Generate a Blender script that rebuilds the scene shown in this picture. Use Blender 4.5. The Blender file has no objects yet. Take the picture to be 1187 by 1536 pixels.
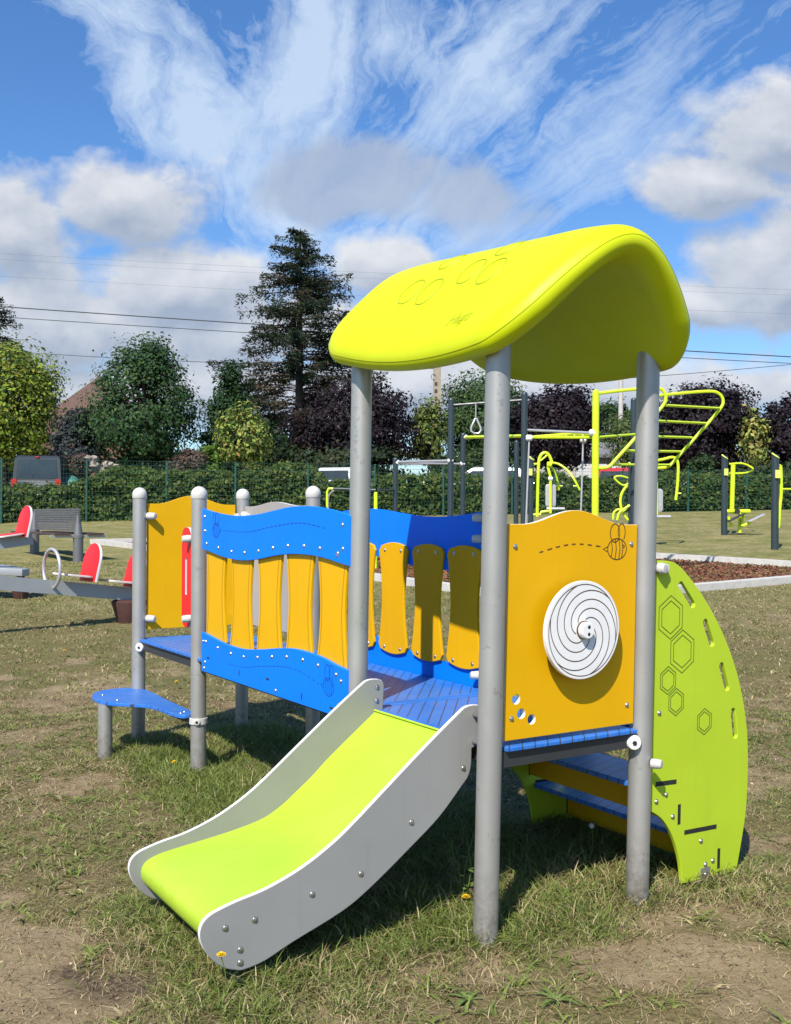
import bpy, bmesh, math, random
import numpy as np
from mathutils import Vector, Matrix
random.seed(7); rng = np.random.default_rng(7)
S = bpy.context.scene
COL = S.collection
PI = math.pi

# ------------------------------------------------------------------ camera
F = 1538.0; CX, CY = 593.5, 768.0; EYE = 1.3
pit = math.atan(12 / F); rho = .007
fw = np.array([0, math.cos(pit), math.sin(pit)])
r0 = np.array([1., 0, 0]); u0 = np.cross(r0, fw)
RT = math.cos(rho) * r0 + math.sin(rho) * u0
UP = np.cross(RT, fw); C0 = np.array([0, 0, EYE])
cam = bpy.data.objects.new('camera', bpy.data.cameras.new('camera')); COL.objects.link(cam)
cam.data.sensor_fit = 'VERTICAL'; cam.data.sensor_height = 36; cam.data.lens = 36 * F / 1536
cam.data.clip_start = .05; cam.data.clip_end = 3000
M = Matrix.Identity(4)
for i in range(3):
    M[i][0] = RT[i]; M[i][1] = UP[i]; M[i][2] = -fw[i]; M[i][3] = C0[i]
cam.matrix_world = M
S.camera = cam

def at(px, py, Y):                       # the point at depth Y seen at a pixel of the photograph
    d = fw + RT * (px - CX) / F - UP * (py - CY) / F
    return C0 + d * (Y / d[1])

# ------------------------------------------------------------------ terrain
def tz(x, y):
    x = np.asarray(x, float); y = np.asarray(y, float)
    yy = np.minimum(y, 36.5); s = np.maximum(yy - 6.8, 0)
    s = np.where(s < 1.2, s * s / 2.4, s - .6) + .0
    z = s * 1.022 * (.0495 + .0009 * np.clip(x, -18, 18))
    return z + .42 * np.clip((y - 36.8) / 1.6, 0, 1) * np.clip(1 - (x + 6) / 22, 0.15, 1)
def tzf(x, y): return float(tz(x, y))

# ------------------------------------------------------------------ materials
def new_mat(name):
    m = bpy.data.materials.new(name); m.use_nodes = True
    nt = m.node_tree; b = nt.nodes['Principled BSDF']
    return m, nt, b
def N(nt, typ, **kw):
    n = nt.nodes.new(typ)
    for k, v_ in kw.items(): setattr(n, k, v_)
    return n
def L_(nt, a, b): nt.links.new(a, b)
def noise(nt, scale, detail=4, rough=.55, src='Object', vec=None, dist=0):
    n = N(nt, 'ShaderNodeTexNoise'); n.inputs['Scale'].default_value = scale
    n.inputs['Detail'].default_value = detail; n.inputs['Roughness'].default_value = rough
    n.inputs['Distortion'].default_value = dist
    if vec is None:
        tc = N(nt, 'ShaderNodeTexCoord'); vec = tc.outputs[src]
    L_(nt, vec, n.inputs['Vector'])
    return n.outputs['Fac']
def ramp(nt, fac, stops):
    r = N(nt, 'ShaderNodeValToRGB'); L_(nt, fac, r.inputs['Fac'])
    e = r.color_ramp.elements
    while len(e) < len(stops): e.new(.5)
    for k, (p, c) in enumerate(stops):
        e[k].position = p; e[k].color = (*c, 1) if len(c) == 3 else c
    return r.outputs['Color']
def mixc(nt, fac, a, b, mode='MIX'):
    m = N(nt, 'ShaderNodeMix', data_type='RGBA', blend_type=mode)
    for sock, v_ in ((m.inputs[0], fac), (m.inputs[6], a), (m.inputs[7], b)):
        if hasattr(v_, 'links') or hasattr(v_, 'is_output'): L_(nt, v_, sock)
        elif isinstance(v_, tuple): sock.default_value = (*v_, 1) if len(v_) == 3 else v_
        else: sock.default_value = v_
    return m.outputs[2]
def mth(nt, op, a, b=None, c=None, clamp=False):
    n = N(nt, 'ShaderNodeMath', operation=op); n.use_clamp = clamp
    for k, v_ in enumerate((a, b, c)):
        if v_ is None: continue
        if isinstance(v_, (int, float)): n.inputs[k].default_value = v_
        else: L_(nt, v_, n.inputs[k])
    return n.outputs[0]
def bump(nt, b, h, strength=.2, dist=.01):
    n = N(nt, 'ShaderNodeBump'); n.inputs['Strength'].default_value = strength; n.inputs['Distance'].default_value = dist
    L_(nt, h, n.inputs['Height']); L_(nt, n.outputs['Normal'], b.inputs['Normal'])

def plain(name, col, rough=.5, metal=0., var=.12, vscale=6., bmp=.06, bscale=260., spec=.5, dirt=None, grime=0.):
    m, nt, b = new_mat(name)
    f = noise(nt, vscale, 5, .6)
    lo = tuple(c * (1 - var) for c in col); hi = tuple(min(1, c * (1 + var * .6)) for c in col)
    c = ramp(nt, f, [(.3, lo), (.7, hi)])
    if dirt:
        g = N(nt, 'ShaderNodeNewGeometry'); sp = N(nt, 'ShaderNodeSeparateXYZ'); L_(nt, g.outputs['Position'], sp.inputs[0])
        d = mth(nt, 'SUBTRACT', 1., mth(nt, 'DIVIDE', sp.outputs['Z'], dirt), clamp=True)
        sc = noise(nt, 38, 6, .7)
        d = mth(nt, 'MULTIPLY', mth(nt, 'POWER', d, 1.6), mth(nt, 'MULTIPLY_ADD', sc, 3., -1., clamp=True), clamp=True)
        c = mixc(nt, d, c, (.16, .125, .085))
        st = noise(nt, 5, 3, .5, dist=2.); sm = noise(nt, 70, 2, .5)
        k = mth(nt, 'MULTIPLY', mth(nt, 'GREATER_THAN', st, .62), mth(nt, 'GREATER_THAN', sm, .58))
        c = mixc(nt, mth(nt, 'MULTIPLY', k, .35), c, (.2, .18, .15))
    if grime:
        tc_ = N(nt, 'ShaderNodeTexCoord'); mp = N(nt, 'ShaderNodeMapping'); mp.inputs['Scale'].default_value = (26, 26, 1.6); L_(nt, tc_.outputs['Object'], mp.inputs[0])
        dr_ = noise(nt, 1., 6, .7, vec=mp.outputs[0]); sp_ = noise(nt, 120, 3, .7)
        k_ = mth(nt, 'ADD', mth(nt, 'MULTIPLY_ADD', dr_, 5., -2.9, clamp=True), mth(nt, 'MULTIPLY_ADD', sp_, 12., -8.3, clamp=True), clamp=True)
        c = mixc(nt, mth(nt, 'MULTIPLY', k_, grime), c, (.13, .11, .08))
    L_(nt, c, b.inputs['Base Color'])
    r = noise(nt, vscale * 3, 4); rr = mth(nt, 'MULTIPLY_ADD', r, .25, rough - .12)
    L_(nt, rr, b.inputs['Roughness'])
    b.inputs['Metallic'].default_value = metal; b.inputs['Specular IOR Level'].default_value = spec
    if bmp: bump(nt, b, noise(nt, bscale, 2), bmp, .002)
    return m

MT = {}
MT['steel'] = plain('galvanised_steel', (.42, .41, .385), .46, .5, .10, 4, .05, 400, dirt=.34)
MT['cap'] = plain('pale_grey_cap_plastic', (.58, .56, .52), .5, 0, .06, 20)
MT['white'] = plain('white_plastic', (.80, .79, .77), .45, 0, .05, 20)
MT['yellow'] = plain('yellow_board', (.75, .40, .002), .45, 0, .05, 3, .12, 600, .22, grime=.16)
MT['blue'] = plain('blue_board', (.0006, .20, .92), .45, 0, .05, 3, .12, 600, .2, grime=.16)
MT['green'] = plain('lime_board', (.45, .60, .028), .42, 0, .05, 3, .12, 600, .35, grime=.16)
MT['grey'] = plain('grey_board', (.285, .285, .272), .45, 0, .07, 4, .12, 600, .3, grime=.16)
MT['palegrey'] = plain('pale_grey_board', (.36, .35, .33), .5, 0, .06, 4)
MT['red'] = plain('red_board', (.80, .018, .02), .42, 0, .05, 5, .1, 600, .35)
MT['core'] = plain('white_board_core', (.78, .76, .74), .5, 0, .04, 9)
MT['redcore'] = plain('pale_board_core', (.72, .66, .64), .5, 0, .04, 9)
MT['groove_brown'] = plain('brown_engraving', (.10, .045, .016), .7, 0, .1)
MT['groove_yellow'] = plain('yellow_engraving', (.38, .17, .004), .7, 0, .1)
MT['groove_blue'] = plain('blue_engraving', (.001, .06, .30), .7, 0, .1)
MT['groove_green'] = plain('lime_engraving', (.10, .16, .012), .7, 0, .1)
MT['black'] = plain('black_rubber', (.018, .018, .018), .7, 0, .2)
MT['frame'] = plain('dark_deck_frame', (.045, .047, .05), .55, .2, .15)
MT['bolt'] = plain('stainless_bolt', (.55, .54, .52), .3, .9, .1)
MT['navy'] = plain('dark_slate_paint', (.028, .043, .052), .4, 0, .1, 3)
MT['limepaint'] = plain('lime_paint', (.62, .80, .02), .38, 0, .05, 3)
MT['limetop'] = plain('pale_lime_cap', (.70, .80, .14), .4, 0, .05)
MT['tube_grey'] = plain('grey_tube', (.48, .48, .49), .4, .3, .08)
MT['seesaw'] = plain('grey_beam', (.34, .36, .37), .5, .15, .08, 3)
MT['rubber_brown'] = plain('brown_rubber', (.075, .030, .024), .7, 0, .2, 12)
MT['bench_grey'] = plain('bench_grey_slats', (.105, .105, .11), .6, 0, .15, 5)
MT['bench_brown'] = plain('bench_brown_slats', (.075, .045, .042), .6, 0, .2, 5)
MT['bench_metal'] = plain('bench_metal', (.17, .17, .175), .5, .4, .1, 4)
MT['concrete'] = plain('kerb_concrete', (.52, .50, .46), .85, 0, .16, 9, .5, 120)
MT['fence'] = plain('green_fence_paint', (.012, .075, .055), .5, 0, .1)
MT['bark'] = plain('bark', (.10, .075, .055), .9, 0, .35, 12, .8, 25)
MT['poleconc'] = plain('pole_concrete', (.33, .28, .21), .85, 0, .15, 5, .4, 60)
MT['poleholes'] = plain('pole_recess', (.06, .05, .04), .9)
MT['palepole'] = plain('pale_pole', (.50, .46, .42), .8, 0, .12, 3)
MT['wire'] = plain('cable', (.03, .032, .04), .6, 0, .05)
MT['wirethin'] = plain('thin_cable', (.16, .17, .20), .6, 0, .05)
MT['housewhite'] = plain('white_render', (.62, .62, .62), .85, 0, .06, 1)
MT['roofgrey'] = plain('grey_roofing', (.16, .16, .17), .8, 0, .15, 3)
MT['wood'] = plain('brown_cladding', (.09, .07, .06), .8, 0, .2, 3)
MT['winglass'] = plain('window_glass', (.035, .045, .052), .1, 0, .3, 2)
MT['stone'] = plain('rockery_stone', (.34, .29, .24), .9, 0, .35, 5, .8, 20)
MT['tarp'] = plain('green_tarpaulin', (.05, .20, .16), .55, 0, .25, 4)
MT['vanpaint'] = plain('dark_grey_car_paint', (.026, .033, .042), .55, 0, .06)
MT['whitepaint'] = plain('white_car_paint', (.62, .63, .64), .25, 0, .04)
MT['redpaint'] = plain('red_car_paint', (.50, .03, .04), .25, 0, .04)
MT['silverpaint'] = plain('silver_car_paint', (.36, .37, .38), .28, .4, .04)
MT['taillight'] = plain('red_lamp_glass', (.45, .015, .012), .2, 0, .1)
MT['flower'] = plain('yellow_petals', (.85, .52, .005), .6, 0, .1, 60)
MT['plate'] = plain('number_plate', (.66, .64, .60), .5)

def attr_mat(name, attr, rough=.6, trans=.0, spec=.25, mul=None):
    m, nt, b = new_mat(name)
    a = N(nt, 'ShaderNodeAttribute', attribute_name=attr)
    L_(nt, a.outputs['Color'], b.inputs['Base Color'])
    b.inputs['Roughness'].default_value = rough; b.inputs['Specular IOR Level'].default_value = spec
    if trans:
        t = N(nt, 'ShaderNodeBsdfTranslucent'); L_(nt, a.outputs['Color'], t.inputs['Color'])
        mx = N(nt, 'ShaderNodeMixShader'); mx.inputs[0].default_value = trans
        out = nt.nodes['Material Output']
        L_(nt, b.outputs[0], mx.inputs[1]); L_(nt, t.outputs[0], mx.inputs[2]); L_(nt, mx.outputs[0], out.inputs['Surface'])
    return m
MT['leaf'] = attr_mat('foliage', 'leafcol', .55, .42, .2)
MT['blade'] = attr_mat('grass_blades', 'leafcol', .55, .25, .25)
MT['chips'] = attr_mat('bark_chips', 'leafcol', .8, 0, .2)

# roof plastic with faint weather streaks
def roof_mat():
    m, nt, b = new_mat('lime_yellow_roof_plastic')
    f = noise(nt, 5, 5, .6); c = ramp(nt, f, [(.3, (.53, .60, .002)), (.7, (.58, .64, .003))])
    L_(nt, c, b.inputs['Base Color']); b.inputs['Roughness'].default_value = .46; b.inputs['Specular IOR Level'].default_value = .3
    bump(nt, b, noise(nt, 500, 2), .08, .002)
    return m
MT['roof'] = roof_mat()
MT['rooftext'] = plain('roof_lettering', (.43, .47, .003), .5, 0, .05)
MT['roofmark'] = plain('roof_relief', (.37, .41, .003), .5, 0, .05)

def chute_mat():
    m, nt, b = new_mat('lime_slide_surface')
    a = N(nt, 'ShaderNodeAttribute', attribute_name='abz')
    mp = N(nt, 'ShaderNodeMapping'); mp.inputs['Scale'].default_value = (5, 60, 5); mp.inputs['Rotation'].default_value = (0, 0, .15); L_(nt, a.outputs['Vector'], mp.inputs[0])
    sc = noise(nt, 1.6, 3, .6, vec=mp.outputs[0], dist=.6)
    spk = noise(nt, 90, 2, .6, vec=a.outputs['Vector']); big = noise(nt, 3.5, 4, .6, vec=a.outputs['Vector'])
    base = ramp(nt, big, [(.3, (.38, .56, .030)), (.72, (.44, .60, .045))])
    k = mth(nt, 'MULTIPLY', mth(nt, 'MULTIPLY_ADD', sc, 9., -5.7, clamp=True), .42)
    base = mixc(nt, k, base, (.20, .27, .03))
    k2 = mth(nt, 'MULTIPLY', mth(nt, 'MULTIPLY_ADD', spk, 14., -10.2, clamp=True), .55)
    base = mixc(nt, k2, base, (.22, .25, .05))
    L_(nt, base, b.inputs['Base Color']); b.inputs['Roughness'].default_value = .4; b.inputs['Specular IOR Level'].default_value = .4
    bump(nt, b, spk, .02, .001)
    return m
MT['chute'] = chute_mat()

def deck_mat(name, kx, ky, per, fine):
    m, nt, b = new_mat(name)
    a = N(nt, 'ShaderNodeAttribute', attribute_name='abz')
    sp = N(nt, 'ShaderNodeSeparateXYZ'); L_(nt, a.outputs['Vector'], sp.inputs[0])
    t = mth(nt, 'ADD', mth(nt, 'MULTIPLY', sp.outputs[0], kx / per), mth(nt, 'MULTIPLY', sp.outputs[1], ky / per))
    fr = mth(nt, 'FRACT', t); line = mth(nt, 'LESS_THAN', mth(nt, 'ABSOLUTE', mth(nt, 'SUBTRACT', fr, .5)), .055)
    t2 = mth(nt, 'ADD', mth(nt, 'MULTIPLY', sp.outputs[0], -ky / fine), mth(nt, 'MULTIPLY', sp.outputs[1], kx / fine))
    fr2 = mth(nt, 'FRACT', t2); fl = mth(nt, 'LESS_THAN', fr2, .22)
    h = mth(nt, 'SUBTRACT', 1., mth(nt, 'MAXIMUM', line, mth(nt, 'MULTIPLY', fl, .35)))
    nz = noise(nt, 7, 5, .6, vec=a.outputs['Vector'])
    c = ramp(nt, nz, [(.3, (.012, .155, .60)), (.75, (.05, .21, .62))])
    dn = noise(nt, 24, 4, .7, vec=a.outputs['Vector'])
    c = mixc(nt, mth(nt, 'MULTIPLY', mth(nt, 'MULTIPLY_ADD', dn, 4., -1.9, clamp=True), .28), c, (.23, .25, .28))
    c = mixc(nt, mth(nt, 'MULTIPLY', fl, .25), c, (.01, .07, .27))
    c = mixc(nt, mth(nt, 'MULTIPLY', line, .85), c, (.035, .04, .055))
    L_(nt, c, b.inputs['Base Color']); b.inputs['Roughness'].default_value = .4
    bump(nt, b, h, .5, .004)
    return m
sq = math.sqrt(1 + 1.24 ** 2)
MT['deck'] = deck_mat('blue_ribbed_deck', -1.24 / sq, 1 / sq, .0405, .012)
MT['tread'] = deck_mat('blue_ribbed_tread', -.35 / 1.06, 1 / 1.06, .05, .02)
MT['step'] = deck_mat('blue_ribbed_step', .62 / 1.18, 1 / 1.18, .052, .014)

# ------------------------------------------------------------------ mesh helpers
class MB:
    def __init__(s): s.v = []; s.f = []; s.m = []
    def add(s, vs, fs, mi=0):
        o = len(s.v); s.v.extend([tuple(map(float, p)) for p in vs])
        for f in fs: s.f.append(tuple(i + o for i in f)); s.m.append(mi)
        return s
    def box(s, c, d, mi=0, R=None, mapf=None):
        vs = [np.array([(i - .5) * d[0], (j - .5) * d[1], (k - .5) * d[2]]) for i in (0, 1) for j in (0, 1) for k in (0, 1)]
        if R is not None: vs = [R @ q for q in vs]
        vs = [q + np.array(c) for q in vs]
        if mapf: vs = [mapf(*q) for q in vs]
        return s.add(vs, [(0, 1, 3, 2), (4, 6, 7, 5), (0, 4, 5, 1), (2, 3, 7, 6), (0, 2, 6, 4), (1, 5, 7, 3)], mi)
    def tube(s, pts, r, n=12, mi=0, closed=False, cap=True):
        P = [np.array(p, float) for p in pts]; k = len(P)
        rr = [r] * k if np.isscalar(r) else list(r)
        T = []
        for i in range(k):
            a = P[(i - 1) % k] if (closed or i > 0) else P[i]; b = P[(i + 1) % k] if (closed or i < k - 1) else P[i]
            t = b - a; T.append(t / (np.linalg.norm(t) + 1e-12))
        ref = np.array([0, 0, 1.]) if abs(T[0][2]) < .9 else np.array([1., 0, 0])
        x = np.cross(ref, T[0]); x /= np.linalg.norm(x)
        vs = []
        for i in range(k):
            x = x - T[i] * (x @ T[i]); x /= np.linalg.norm(x) + 1e-12; y = np.cross(T[i], x)
            for j in range(n):
                a = 2 * PI * j / n; vs.append(P[i] + rr[i] * (math.cos(a) * x + math.sin(a) * y))
        fs = []
        for i in range(k if closed else k - 1):
            i2 = (i + 1) % k
            for j in range(n): fs.append((i * n + j, i * n + (j + 1) % n, i2 * n + (j + 1) % n, i2 * n + j))
        if cap and not closed: fs.append(tuple(range(n))[::-1]); fs.append(tuple((k - 1) * n + j for j in range(n)))
        return s.add(vs, fs, mi)
    def lathe(s, base, axis, prof, n=20, mi=0):
        ax = np.array(axis, float); ax /= np.linalg.norm(ax)
        ref = np.array([0, 0, 1.]) if abs(ax[2]) < .9 else np.array([1., 0, 0])
        x = np.cross(ref, ax); x /= np.linalg.norm(x); y = np.cross(ax, x); base = np.array(base, float)
        vs = [base + ax * h + r * (math.cos(2 * PI * j / n) * x + math.sin(2 * PI * j / n) * y) for r, h in prof for j in range(n)]
        k = len(prof)
        fs = [(i * n + j, i * n + (j + 1) % n, (i + 1) * n + (j + 1) % n, (i + 1) * n + j) for i in range(k - 1) for j in range(n)]
        fs.append(tuple(range(n))[::-1]); fs.append(tuple((k - 1) * n + j for j in range(n)))
        return s.add(vs, fs, mi)
    def build(s, name, mats, parent=None, smooth=35, abz=None, recalc=True):
        return make(name, s.v, s.f, s.m, mats, parent, smooth, abz, recalc)

def origin(o):
    p = np.zeros(3)
    while o is not None: p = p + np.array(o.location); o = o.parent
    return p
def make(name, v, f, mi, mats, parent=None, smooth=35, abz=None, recalc=True):
    if isinstance(mats, str): mats = [mats]
    off = origin(parent) if parent else np.zeros(3)
    me = bpy.data.meshes.new(name)
    me.from_pydata([tuple(np.array(p) - off) for p in v], [], f)
    for k in mats: me.materials.append(MT[k])
    me.polygons.foreach_set('material_index', np.array(mi, dtype=np.int32))
    if recalc:
        bm = bmesh.new(); bm.from_mesh(me); bmesh.ops.recalc_face_normals(bm, faces=bm.faces); bm.to_mesh(me); bm.free()
    if smooth == 'plate':
        me.polygons.foreach_set('use_smooth', np.array([len(p_.vertices) == 4 and p_.area < 1e-4 for p_ in me.polygons], dtype=bool)); me.set_sharp_from_angle(angle=math.radians(50))
    elif smooth:
        me.polygons.foreach_set('use_smooth', np.ones(len(me.polygons), dtype=bool)); me.set_sharp_from_angle(angle=math.radians(smooth))
    if abz is not None:
        a = me.attributes.new('abz', 'FLOAT_VECTOR', 'POINT'); a.data.foreach_set('vector', np.array(abz, dtype=np.float32).ravel())
    me.update()
    o = bpy.data.objects.new(name, me); COL.objects.link(o)
    if parent: o.parent = parent
    return o
def tag(o, label, cat, group=None):
    o['label'] = label; o['category'] = cat
    if group: o['group'] = group
    return o
def thing(name, label, cat, loc=(0, 0, 0), group=None):
    o = bpy.data.objects.new(name, None); COL.objects.link(o); o.location = tuple(map(float, loc)); o.empty_display_size = .2
    return tag(o, label, cat, group)
def kind(o, k): o['kind'] = k; return o

def smooth_path(pts, n=6, closed=False):
    P = [np.array(p, float) for p in pts]; k = len(P); out = []
    rg = range(k) if closed else range(k - 1)
    for i in rg:
        if closed: p0, p1, p2, p3 = P[(i - 1) % k], P[i], P[(i + 1) % k], P[(i + 2) % k]
        else: p0, p1, p2, p3 = P[max(i - 1, 0)], P[i], P[i + 1], P[min(i + 2, k - 1)]
        for t in np.linspace(0, 1, n, endpoint=False):
            out.append(.5 * ((2 * p1) + (-p0 + p2) * t + (2 * p0 - 5 * p1 + 4 * p2 - p3) * t * t + (-p0 + 3 * p1 - 3 * p2 + p3) * t ** 3))
    if not closed: out.append(P[-1])
    return out

def plate(outline, thick, holes=(), bev=.002):
    """A board: outline (and holes) filled, given thickness and a small bevel. Returns (verts Nx3, faces)."""
    cu = bpy.data.curves.new('tmp', 'CURVE'); cu.dimensions = '2D'; cu.fill_mode = 'BOTH'
    for pl in [outline] + list(holes):
        sp = cu.splines.new('POLY'); sp.points.add(len(pl) - 1)
        for i, p in enumerate(pl): sp.points[i].co = (p[0], p[1], 0, 1)
        sp.use_cyclic_u = True
    cu.extrude = max(thick / 2 - bev, 1e-5); cu.bevel_depth = bev; cu.bevel_resolution = 1; cu.offset = -bev
    ob = bpy.data.objects.new('tmp', cu); COL.objects.link(ob)
    dg = bpy.context.evaluated_depsgraph_get(); dg.update()
    me = bpy.data.meshes.new_from_object(ob.evaluated_get(dg))
    bm = bmesh.new(); bm.from_mesh(me); bmesh.ops.remove_doubles(bm, verts=bm.verts, dist=1e-6)
    bmesh.ops.recalc_face_normals(bm, faces=bm.faces)
    bm.verts.index_update()
    V = [tuple(q.co) for q in bm.verts]; Fc = [tuple(q.index for q in f.verts) for f in bm.faces]
    NZ = [abs(f.normal.z) for f in bm.faces]
    bm.free(); bpy.data.objects.remove(ob); bpy.data.curves.remove(cu); bpy.data.meshes.remove(me)
    return V, Fc, NZ
def rrect(x0, y0, x1, y1, r, n=5):
    out = []
    for cx, cy, a0 in ((x1 - r, y1 - r, 0), (x0 + r, y1 - r, 90), (x0 + r, y0 + r, 180), (x1 - r, y0 + r, 270)):
        for k in range(n + 1):
            a = math.radians(a0 + 90 * k / n); out.append((cx + r * math.cos(a), cy + r * math.sin(a)))
    return out
def capsule(p, q, w, n=6):
    p = np.array(p, float); q = np.array(q, float); d = (q - p) / np.linalg.norm(q - p); a0 = math.atan2(d[1], d[0]); out = []
    for c, s in ((q, -PI / 2), (p, PI / 2)):
        for k in range(n + 1):
            a = a0 + s + PI * k / n; out.append((c[0] + w * math.cos(a), c[1] + w * math.sin(a)))
    return out
def ellipse(cx, cy, rx, ry, n=24, a0=0, a1=2 * PI):
    return [(cx + rx * math.cos(a), cy + ry * math.sin(a)) for a in np.linspace(a0, a1, n)]

# ------------------------------------------------------------------ the tower's own frame: a across, b along, z up
th = .567
uu = np.array([math.cos(th), math.sin(th)]); vv = np.array([-math.sin(th), math.cos(th)])
A0 = np.array([.299, 3.173]); LW = .653; AC = .815; AE = 2.408; AF = 3.337; DK = .598; PR = .039
def lean(b): return float(np.interp(b, [-.3, 0, AC, AE, AF], [.016, .016, .008, -.005, -.003]))
def W(a, b, z):
    p = A0 + a * uu + b * vv
    return np.array([p[0] + lean(b) * (z - .8), p[1], z])
def dirW(a, b, z): # direction
    q = a * uu + b * vv; return np.array([q[0], q[1], z])

tower = thing('play_tower', 'yellow, blue and lime play tower with a curved lime roof, short slide and barrier bridge', 'play tower', tuple(W(.3, 1.5, 0)))

def board(name, outline, plane, c, t, mats, parent=tower, holes=(), bev=.002, edge=None):
    """plane 'a': outline is (b,z) at a=c; 'b': outline is (a,z) at b=c; 'z': outline is (a,b) at z=c. c is the middle of the thickness t."""
    V, Fc, NZ = plate(outline, t, holes, bev)
    if plane == 'a': abz = [(c + q[2], q[0], q[1]) for q in V]
    elif plane == 'b': abz = [(q[0], c + q[2], q[1]) for q in V]
    else: abz = [(q[0], q[1], c + q[2]) for q in V]
    mi = [0 if (nz > .5 or edge is None) else 1 for nz in NZ]
    return make(name, [W(*q) for q in abz], Fc, mi, [mats] + ([edge] if edge else []), parent, 0, abz)
def ribbon(mb, pts, w, plane, c, mi=0, closed=False):
    """a thin engraved line lying on a board face"""
    P = [np.array(p, float) for p in pts]; k = len(P); rows = []
    for i in range(k):
        a = P[(i - 1) % k] if (closed or i > 0) else P[i]; b = P[(i + 1) % k] if (closed or i < k - 1) else P[i]
        t = b - a; t /= np.linalg.norm(t) + 1e-9; n = np.array([-t[1], t[0]]) * w / 2
        rows.append((P[i] + n, P[i] - n))
    vs = []
    for l, r in rows:
        for q in (l, r):
            vs.append(W(c, q[0], q[1]) if plane == 'a' else W(q[0], c, q[1]))
    fs = [(2 * i, 2 * i + 1, (2 * ((i + 1) % k)) + 1, 2 * ((i + 1) % k)) for i in range(k if closed else k - 1)]
    mb.add(vs, fs, mi)
def bolt(parent, a, b, z, nrm, r=.0075, h=.006, mat='bolt'):
    mb = MB(); p = W(a, b, z); n = dirW(*nrm)
    mb.lathe(p - n * .001, n, [(r * 1.25, 0), (r * 1.25, h * .3), (r, h * .35), (r * .8, h * .8), (r * .3, h)], 10)
    return mb.build('bolt', mat, parent)
def knob(parent, a, b, z, nrm, r=.019, l=.045, name='bracket'):
    mb = MB(); p = W(a, b, z); n = dirW(*nrm)
    mb.lathe(p, n, [(r * .9, 0), (r, .004), (r, l * .55), (r * .92, l * .6), (r * .92, l * .85), (r * .75, l * .97), (r * .4, l)], 16)
    o = mb.build(name, 'cap', parent); return o

# posts
def post(a, b, z0, z1, cap=True):
    mb = MB(); mb.tube([W(a, b, z0), W(a, b, (z0 + z1) / 2), W(a, b, z1)], PR, 28)
    o = mb.build('post', 'steel', tower)
    if cap:
        c = MB(); R = PR + .003
        pr = [(R * .97, -.002), (R, 0), (R, .02)] + [(R * math.cos(t), .02 + R * math.sin(t)) for t in np.linspace(.12, 1.5, 9)]
        c.lathe(W(a, b, z1), (0, 0, 1), pr, 28); c.build('post_cap', 'cap', o)
    return o
for (a, b) in ((0, 0), (LW, 0), (0, AC), (LW, AC)): post(a, b, -.2, 1.93, False)
post(0, AE, -.2, 1.402); post(LW, AE, -.2, 1.42); post(0, AF, -.2, 1.418); post(LW, AF, -.2, 1.425)
o = post(-.287, 3.03, -.2, .292, False)

# roof: a tilted arched shell with rounded rim
RA0, RA1, RB0, RB1 = -.085, .728, -.265, 1.035
def roof_mid(a, b):
    ap = a - .327; bp = (b - .385) / .65
    c = .145 - .025 * max(-1, min(1, bp)); D = .395 - .085 * min(1.2, abs(bp)) ** 2
    k = D / (math.sqrt(.16 + c * c) - c)
    return 2.177 + .078 * (b + .22) - .02 * max(0, abs(bp) - .6) ** 2 / .16 - k * (math.sqrt(ap * ap + c * c) - c)
TR = .054
def roof_pt(a, b, s):
    e = 1e-3
    ga = (roof_mid(a + e, b) - roof_mid(a - e, b)) / (2 * e); gb = (roof_mid(a, b + e) - roof_mid(a, b - e)) / (2 * e)
    n = np.array([-ga, -gb, 1]); n /= np.linalg.norm(n)
    return np.array([a, b, roof_mid(a, b)]) + n * s
def roof_mesh():
    rr_ = np.array(rrect(-1, -1, 1, 1, .26, 14)); rr_ = np.vstack([rr_, rr_[:1]]); sl = np.concatenate([[0], np.cumsum(np.linalg.norm(np.diff(rr_, axis=0), axis=1))])
    na = 240; bd = [(float(np.interp(q, sl, rr_[:, 0])), float(np.interp(q, sl, rr_[:, 1]))) for q in np.linspace(0, sl[-1], na, endpoint=False)]
    e = .13; rin = list(np.linspace(.06, 1 - e, 16)); rout = [1 - e + e * math.sin(t) for t in np.linspace(.12, PI / 2, 10)]
    seq = [(r, 1) for r in rin + rout] + [(r, -1) for r in (rin + rout[:-1])[::-1]]
    vs = []; abz = []
    ca, cb = (RA0 + RA1) / 2, (RB0 + RB1) / 2; ha, hb = (RA1 - RA0) / 2, (RB1 - RB0) / 2
    def pt(r, q, sg):
        x, y = q[0] * r, q[1] * r
        a = ca + ha * x; b = cb + (hb - (.13 if y < 0 else .03) * x * x * abs(y)) * y
        h = TR * math.sqrt(max(0, 1 - max(0, (r - (1 - e)) / e) ** 2))
        h *= 1.0
        return roof_pt(a, b, sg * h)
    for r, sg in seq:
        for q in bd:
            p = pt(r, q, sg); abz.append(p); vs.append(W(*p))
    k = len(seq); fs = [(i * na + j, i * na + (j + 1) % na, (i + 1) * na + (j + 1) % na, (i + 1) * na + j) for i in range(k - 1) for j in range(na)]
    vs.append(W(*pt(0, (0, 0), 1))); vs.append(W(*pt(0, (0, 0), -1))); abz += [(0, 0, 0)] * 2
    t0, t1 = len(vs) - 2, len(vs) - 1
    fs += [(t0, (j + 1) % na, j) for j in range(na)] + [(t1, (k - 1) * na + j, (k - 1) * na + (j + 1) % na) for j in range(na)]
    ro = make('roof', vs, fs, [0] * len(fs), 'roof', tower, 60, abz)
    # moulding seam along the rim
    sm = MB(); loop = []
    for q in bd:
        p = pt(1 - e * .10, q, 1.0); loop.append(W(*p))
    sm.tube(loop, .0012, 6, closed=True); sm.build('seam', 'roofmark', ro)
    return ro
roof = roof_mesh()
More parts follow.
